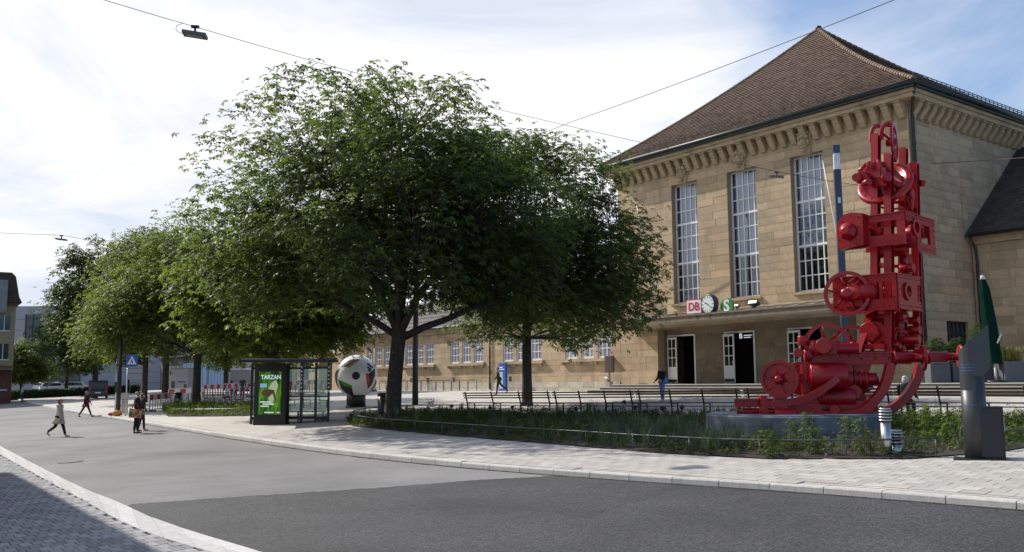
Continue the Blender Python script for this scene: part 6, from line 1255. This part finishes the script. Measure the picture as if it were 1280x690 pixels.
wire('short wire fixed to the shaded side wall of the station', [bl(19.75, 1.85, 10.35), at(1330, 193, 36)], .014)
# ------------------------------------------------------------------ people
SKIN = mat('skin', (.48, .30, .22), .55, var=.05)
def skinned(name, verts, edges, m, parent, root=0, sub=1):
    me = bpy.data.meshes.new(name); me.from_pydata([v[0] for v in verts], edges, []); me.materials.append(m)
    o = link(name, me, parent); md = o.modifiers.new('skin', 'SKIN'); md.use_smooth_shade = True
    for i, v in enumerate(verts):
        r = v[1]; me.skin_vertices[0].data[i].radius = (r, r) if not hasattr(r, '__len__') else r
    me.skin_vertices[0].data[root].use_root = True
    sd = o.modifiers.new('sub', 'SUBSURF'); sd.levels = sub; sd.render_levels = sub; return o
def person(label, loc, face, H=1.7, legs=((0, 0), (0, 0)), arms=((0, 10), (0, 10)), top=(.02, .02, .02), bottom=(.02, .02, .03), shoe=(.03, .03, .03), hair=(.05, .035, .02), hairlen=.0, coat=.0, lean=0., head=0., fat=1., sit=False, pony=False, shoulder_bag=None):
    """face: heading (0 = +X). legs: (thigh swing, knee bend) in degrees, left then right; arms: (shoulder swing, elbow bend)"""
    root = thing('person', label, 'person', loc, face); h = H; B, E = [], []
    hipz = .525*h
    def legpts(sw, kn):
        a = R(sw); k = R(sw - kn); th = .245*h; sh = .25*h; return (math.sin(a)*th, -math.cos(a)*th), (math.sin(a)*th + math.sin(k)*sh, -math.cos(a)*th - math.cos(k)*sh)
    L = [legpts(*x) for x in legs]
    drop = min(l[1][1] for l in L); hz = -drop + .032*h if not sit else .47
    ln = R(lean)
    def T(x, y, z): dz = z*1.0; return Vector((x*math.cos(ln) + dz*math.sin(ln), y, hz + dz*math.cos(ln) - x*math.sin(ln)))   # above the hip
    def add(p_, r, par=None):
        B.append((tuple(p_), r)); i = len(B)-1
        if par is not None: E.append((par, i))
        return i
    f = fat
    pel = add(T(0, 0, 0), (.088*f, .075*f)); wai = add(T(0, 0, .10*h), (.085*f, .072*f), pel); che = add(T(0, 0, .22*h), (.10*f, .082*f), wai); nk0 = add(T(0, 0, .30*h), (.062*f, .058), che)
    nk = add(T(.005*h, 0, .335*h), .045, nk0); hd = R(head)
    jaw = add(T(.022*h, 0, .365*h), (.052, .056), nk); hm = add(T(.014*h, 0, .405*h), (.073, .083), jaw); ht = add(T(.006*h, 0, .448*h), (.055, .062), hm)
    add(T(.068*h, 0, .393*h), .011, hm)                                        # nose
    for s in (-1, 1): add(T(.008*h, s*.050*h, .398*h), .013, hm)               # ears
    pts = {}
    for k, s in ((0, 1), (1, -1)):
        sw, eb = arms[k]; a, e_ = R(sw), R(sw + eb); sh = T(0, s*.105*h*f, .285*h); d1 = Vector((math.sin(a), s*.10, -math.cos(a))); d2 = Vector((math.sin(e_), 0, -math.cos(e_)))
        el = sh + d1*.172*h; wr = el + d2*.145*h; pm_ = wr + d2*.055*h
        i1 = add(sh, .052*f, nk0); i2 = add(el, .038*f, i1); i3 = add(wr, .026, i2); i4 = add(pm_, (.028, .014), i3)
        sd = Vector((0, 1, 0)); fw = d2.cross(sd)
        for j in range(4):
            o_ = fw*(.020*(j-1.5)); b1 = pm_ + o_ + d2*.03*(1 - .12*abs(j-1.3)); k1 = add(b1, .0085, i4); add(b1 + d2*.022 - sd*s*.012, .0075, k1)
        tb = add(wr + d2*.022 + fw*.032, .010, i3); add(wr + d2*.052 + fw*.048, .008, tb)
        pts['arm%d' % k] = (sh, el, wr)
    for k, s in ((0, 1), (1, -1)):
        kn, an = L[k]; hp_ = T(0, s*.052*h, -.01*h); kp = Vector((kn[0], s*.055*h, hz + kn[1])); ap = Vector((an[0], s*.055*h, hz + an[1]))
        i1 = add(hp_, .078*f, pel); i2 = add(kp, .052*f, i1); i2b = add(kp.lerp(ap, .35), .050*f, i2); i3 = add(ap, .034, i2b); fz = R(legs[k][0]-legs[k][1])
        fd = Vector((math.cos(fz*.8), 0, math.sin(fz*.8))); hl = add(ap + Vector((-.02, 0, -.025)), .034, i3); t1 = add(ap + fd*.10 + Vector((0, 0, -.032)), (.036, .026), i3); add(ap + fd*.165 + Vector((0, 0, -.038)), (.03, .018), t1)
        pts['leg%d' % k] = (hp_, kp, ap, fd)
    skinned('body', B, E, SKIN, root, pel)
    CT = mat('cloth_top', top, .85, var=.12, scale=7, bump=.3, bscale=12); CB = mat('cloth_bottom', bottom, .85, var=.12, scale=7); SH = mat('shoe', shoe, .6, var=.05)
    V, Ed = [], []
    def av(p_, r, par=None):
        V.append((tuple(p_), r)); i = len(V)-1
        if par is not None: Ed.append((par, i))
        return i
    w0 = av(T(0, 0, .02*h), (.135*f, .118*f)); c0 = av(T(0, 0, .12*h), (.13*f, .112*f), w0); c1 = av(T(0, 0, .22*h), (.150*f, .125*f), c0); c2 = av(T(0, 0, .30*h), (.105*f, .092), c1); av(T(.004*h, 0, .33*h), (.064, .062), c2)
    for k in (0, 1): a, b, c = pts['arm%d' % k]; i = av(a, .070*f, c2); j = av(b, .056*f, i); av(c, .042, j)
    top_ = skinned('jacket' if not coat else 'coat', V, Ed, CT, root, w0)
    if coat:
        q = MB(); n_ = 18; ring = [(.16*h, .128, .115), (.08*h, .145, .125), (0, .17, .15), (-coat*.5*h, .205, .185), (-coat*h, .24, .215), (-coat*h, .22, .19)]
        for z_, a_, b_ in ring:
            for k_ in range(n_): an = 6.2832*k_/n_; w_ = 1 + .05*math.sin(an*5)*(z_ < 0); q.v.append(tuple(T(a_*f*w_*math.cos(an) - (.02 if z_ < 0 else 0), b_*f*w_*math.sin(an), z_)))
        for i_ in range(len(ring)-1):
            for k_ in range(n_): j_ = (k_+1) % n_; q.f.append((i_*n_+k_, i_*n_+j_, (i_+1)*n_+j_, (i_+1)*n_+k_)); q.m.append(0); q.sm.append(True)
        q.build('coat_skirt', CT, root)
    V, Ed = [], []; p0 = av(T(0, 0, .03*h), (.118*f, .10*f))
    for k in (0, 1): a, b, c, fd = pts['leg%d' % k]; i = av(a, .092*f, p0); j = av(b, .066*f, i); av(b.lerp(c, .94), .052, j)
    skinned('trousers', V, Ed, CB, root, p0)
    for k in (0, 1):
        a, b, c, fd = pts['leg%d' % k]; V, Ed = [], []; i = av(c + Vector((-.03, 0, -.02)), (.046, .042)); j = av(c + fd*.09 + Vector((0, 0, -.03)), (.048, .036), i); av(c + fd*.19 + Vector((0, 0, -.038)), (.04, .026), j); skinned('shoe', V, Ed, SH, root, 0)
    HM = mat('hair', hair, .7, var=.2, scale=20); q = MB(); Rl = Matrix.Rotation(ln, 3, 'Y')
    q.sph(T(-.008*h, 0, .422*h), .093, 14, 9, (1.0, .88, .82), Rl)
    if hairlen: q.sph(T(-.03*h, 0, (.40-hairlen*.5)*h), .085, 12, 8, (.72, 1.0, 1.0 + hairlen*7), Rl)
    if pony: q.sph(T(-.065*h, 0, .43*h), .045, 10, 7)
    q.build('hair', HM, root)
    for s in (-1, 1): q = MB(); q.sph(T(.055*h, s*.019*h, .408*h), .009, 8, 5); q.build('eye', BLACK, root)
    q = MB(); q.sph(T(.056*h, 0, .372*h), .016, 8, 5, (.4, 1.2, .35)); q.build('mouth', mat('lip', (.30, .10, .09), .5), root)
    if shoulder_bag:
        q = MB(); a, b, c = pts['arm0']; q.sph(Vector((-.05, .21, hz + .06)), .15, 12, 8, (1.0, .36, 1.15)); bg_ = q.build('shoulder_bag', mat('bag_cloth', shoulder_bag, .8), root); q = MB(); q.tube([Vector((-.02, .2, hz+.2)), T(.1, .05, .22*h), T(.0, -.08, .32*h), T(-.11, .05, .2*h), Vector((-.05, .22, hz+.18))], .014, 5); q.build('bag_strap', BLACK, bg_)
    return root
RO = ROAD_DZ
def rd(px, py): p_ = gp(px, py); d = ray(px, py); t_ = (CAMZ - RO)/(.0415*d.x + .0323*d.y - d.z); p_ = d*t_; return Vector((p_.x, p_.y, .0415*p_.x + .0323*p_.y + RO))
person('woman striding across the road in a pale beige coat and black leggings', rd(73, 546), R(3), 1.66, ((20, 4), (-16, 38)), ((-12, 8), (10, 12)), (.52, .47, .38), (.012, .012, .015), (.5, .5, .5), (.13, .06, .025), .03, .17, 2, pony=True, fat=1.1)
person('woman further up the road in a dark wine red coat', rd(107, 521), R(8), 1.66, ((24, 2), (-24, 8)), ((14, 20), (-14, 14)), (.12, .012, .03), (.012, .014, .025), (.02, .02, .02), (.28, .17, .08), .07, .12, 2)
man = rd(170, 541.5)
person('man in a dark jacket standing on the road with a patterned tote bag', man, R(12), 1.78, ((3, 2), (-3, 3)), ((10, 60), (6, 50)), (.012, .012, .014), (.010, .010, .014), (.015, .015, .015), (.32, .30, .28), fat=1.08)
tb = thing('tote_bag', 'yellow and red patterned tote bag carried at the hip of the standing man', 'bag', man + Vector((.06, -.30, .86)), R(12))
bagm = bpy.data.materials.new('patterned_cloth'); bagm.use_nodes = True; n, l = bagm.node_tree.nodes, bagm.node_tree.links
t_ = N(n, 'ShaderNodeTexCoord'); v_ = N(n, 'ShaderNodeTexVoronoi', inp={'Scale': 13.}); l.new(t_.outputs['Object'], v_.inputs[0]); r_ = N(n, 'ShaderNodeValToRGB'); s_ = N(n, 'ShaderNodeSeparateXYZ'); l.new(v_.outputs['Color'], s_.inputs[0]); l.new(s_.outputs[0], r_.inputs[0])
e = r_.color_ramp.elements; e[0].color = (.50, .10, .06, 1); e[1].position = .62; e[1].color = (.55, .40, .08, 1); k2 = e.new(.38); k2.color = (.58, .46, .30, 1); k3 = e.new(.85); k3.color = (.12, .12, .07, 1); r_.color_ramp.interpolation = 'CONSTANT'; l.new(r_.outputs[0], n['Principled BSDF'].inputs['Base Color'])
q = MB(); q.prism([(-.25, -.18), (.22, -.21), (.26, .19), (.0, .15), (-.23, .21)], -.09, .07, Matrix(((1, 0, 0, 0), (0, 0, 1, 0), (0, 1, 0, 0), (0, 0, 0, 1)))); q.build('cloth_body', bagm, tb)
for s in (-.05, .04): q = MB(); q.tube([(-.14, s, .2), (-.1, s, .38), (.05, s, .42), (.14, s, .2)], .012, 5); q.build('handle', mat('red_strap', (.4, .06, .04), .7), tb)
person('companion half hidden on the far side of the man with the tote bag', rd(177, 538.5), R(15), 1.68, ((8, 4), (-8, 6)), ((8, 20), (-5, 20)), (.05, .03, .04), (.04, .025, .05), (.03, .03, .04), (.2, .13, .08), .05)
person('person in dark clothes with a shoulder bag hurrying past the wing windows', gp(623, 494), R(185), 1.74, ((10, 4), (-34, 22)), ((14, 30), (-16, 20)), (.05, .052, .035), (.012, .012, .014), (.03, .03, .03), (.14, .08, .045), .0, 0, 4, shoulder_bag=(.015, .015, .02))
bp_ = gp(828, 501.5)
person('person in a black jacket and pale jeans waiting before the station steps', bp_, R(215), 1.66, ((3, 2), (-4, 3)), ((8, 55), (10, 40)), (.012, .012, .016), (.17, .26, .44), (.35, .42, .55), (.18, .11, .08), .04, shoulder_bag=(.10, .22, .50))
sw = Vector((12.05, 29.15)); bz = G(10, 30.3)
person('grey haired woman in a black jacket sitting on the bench with her back turned', (12.1, 28.6, G(12.1, 28.6)), R(47), 1.66, ((86, 84), (82, 80)), ((22, 40), (22, 40)), (.014, .014, .016), (.02, .02, .024), (.03, .03, .03), (.55, .53, .50), .05, 0, 4, sit=True, fat=1.15)
person('person with an orange cap standing behind the barriers by the shelter', onG(-21.0, 72), R(-60), 1.74, ((4, 2), (-4, 2)), ((10, 30), (12, 40)), (.03, .025, .025), (.10, .11, .13), (.4, .4, .4), (.40, .16, .05))
person('person in a white shirt standing on the far pavement by the corner house', onG(-50.5, 95.5), R(200), 1.72, ((4, 2), (-4, 2)), ((5, 15), (5, 15)), (.62, .62, .62), (.05, .06, .10), (.03, .03, .03), (.06, .04, .03))
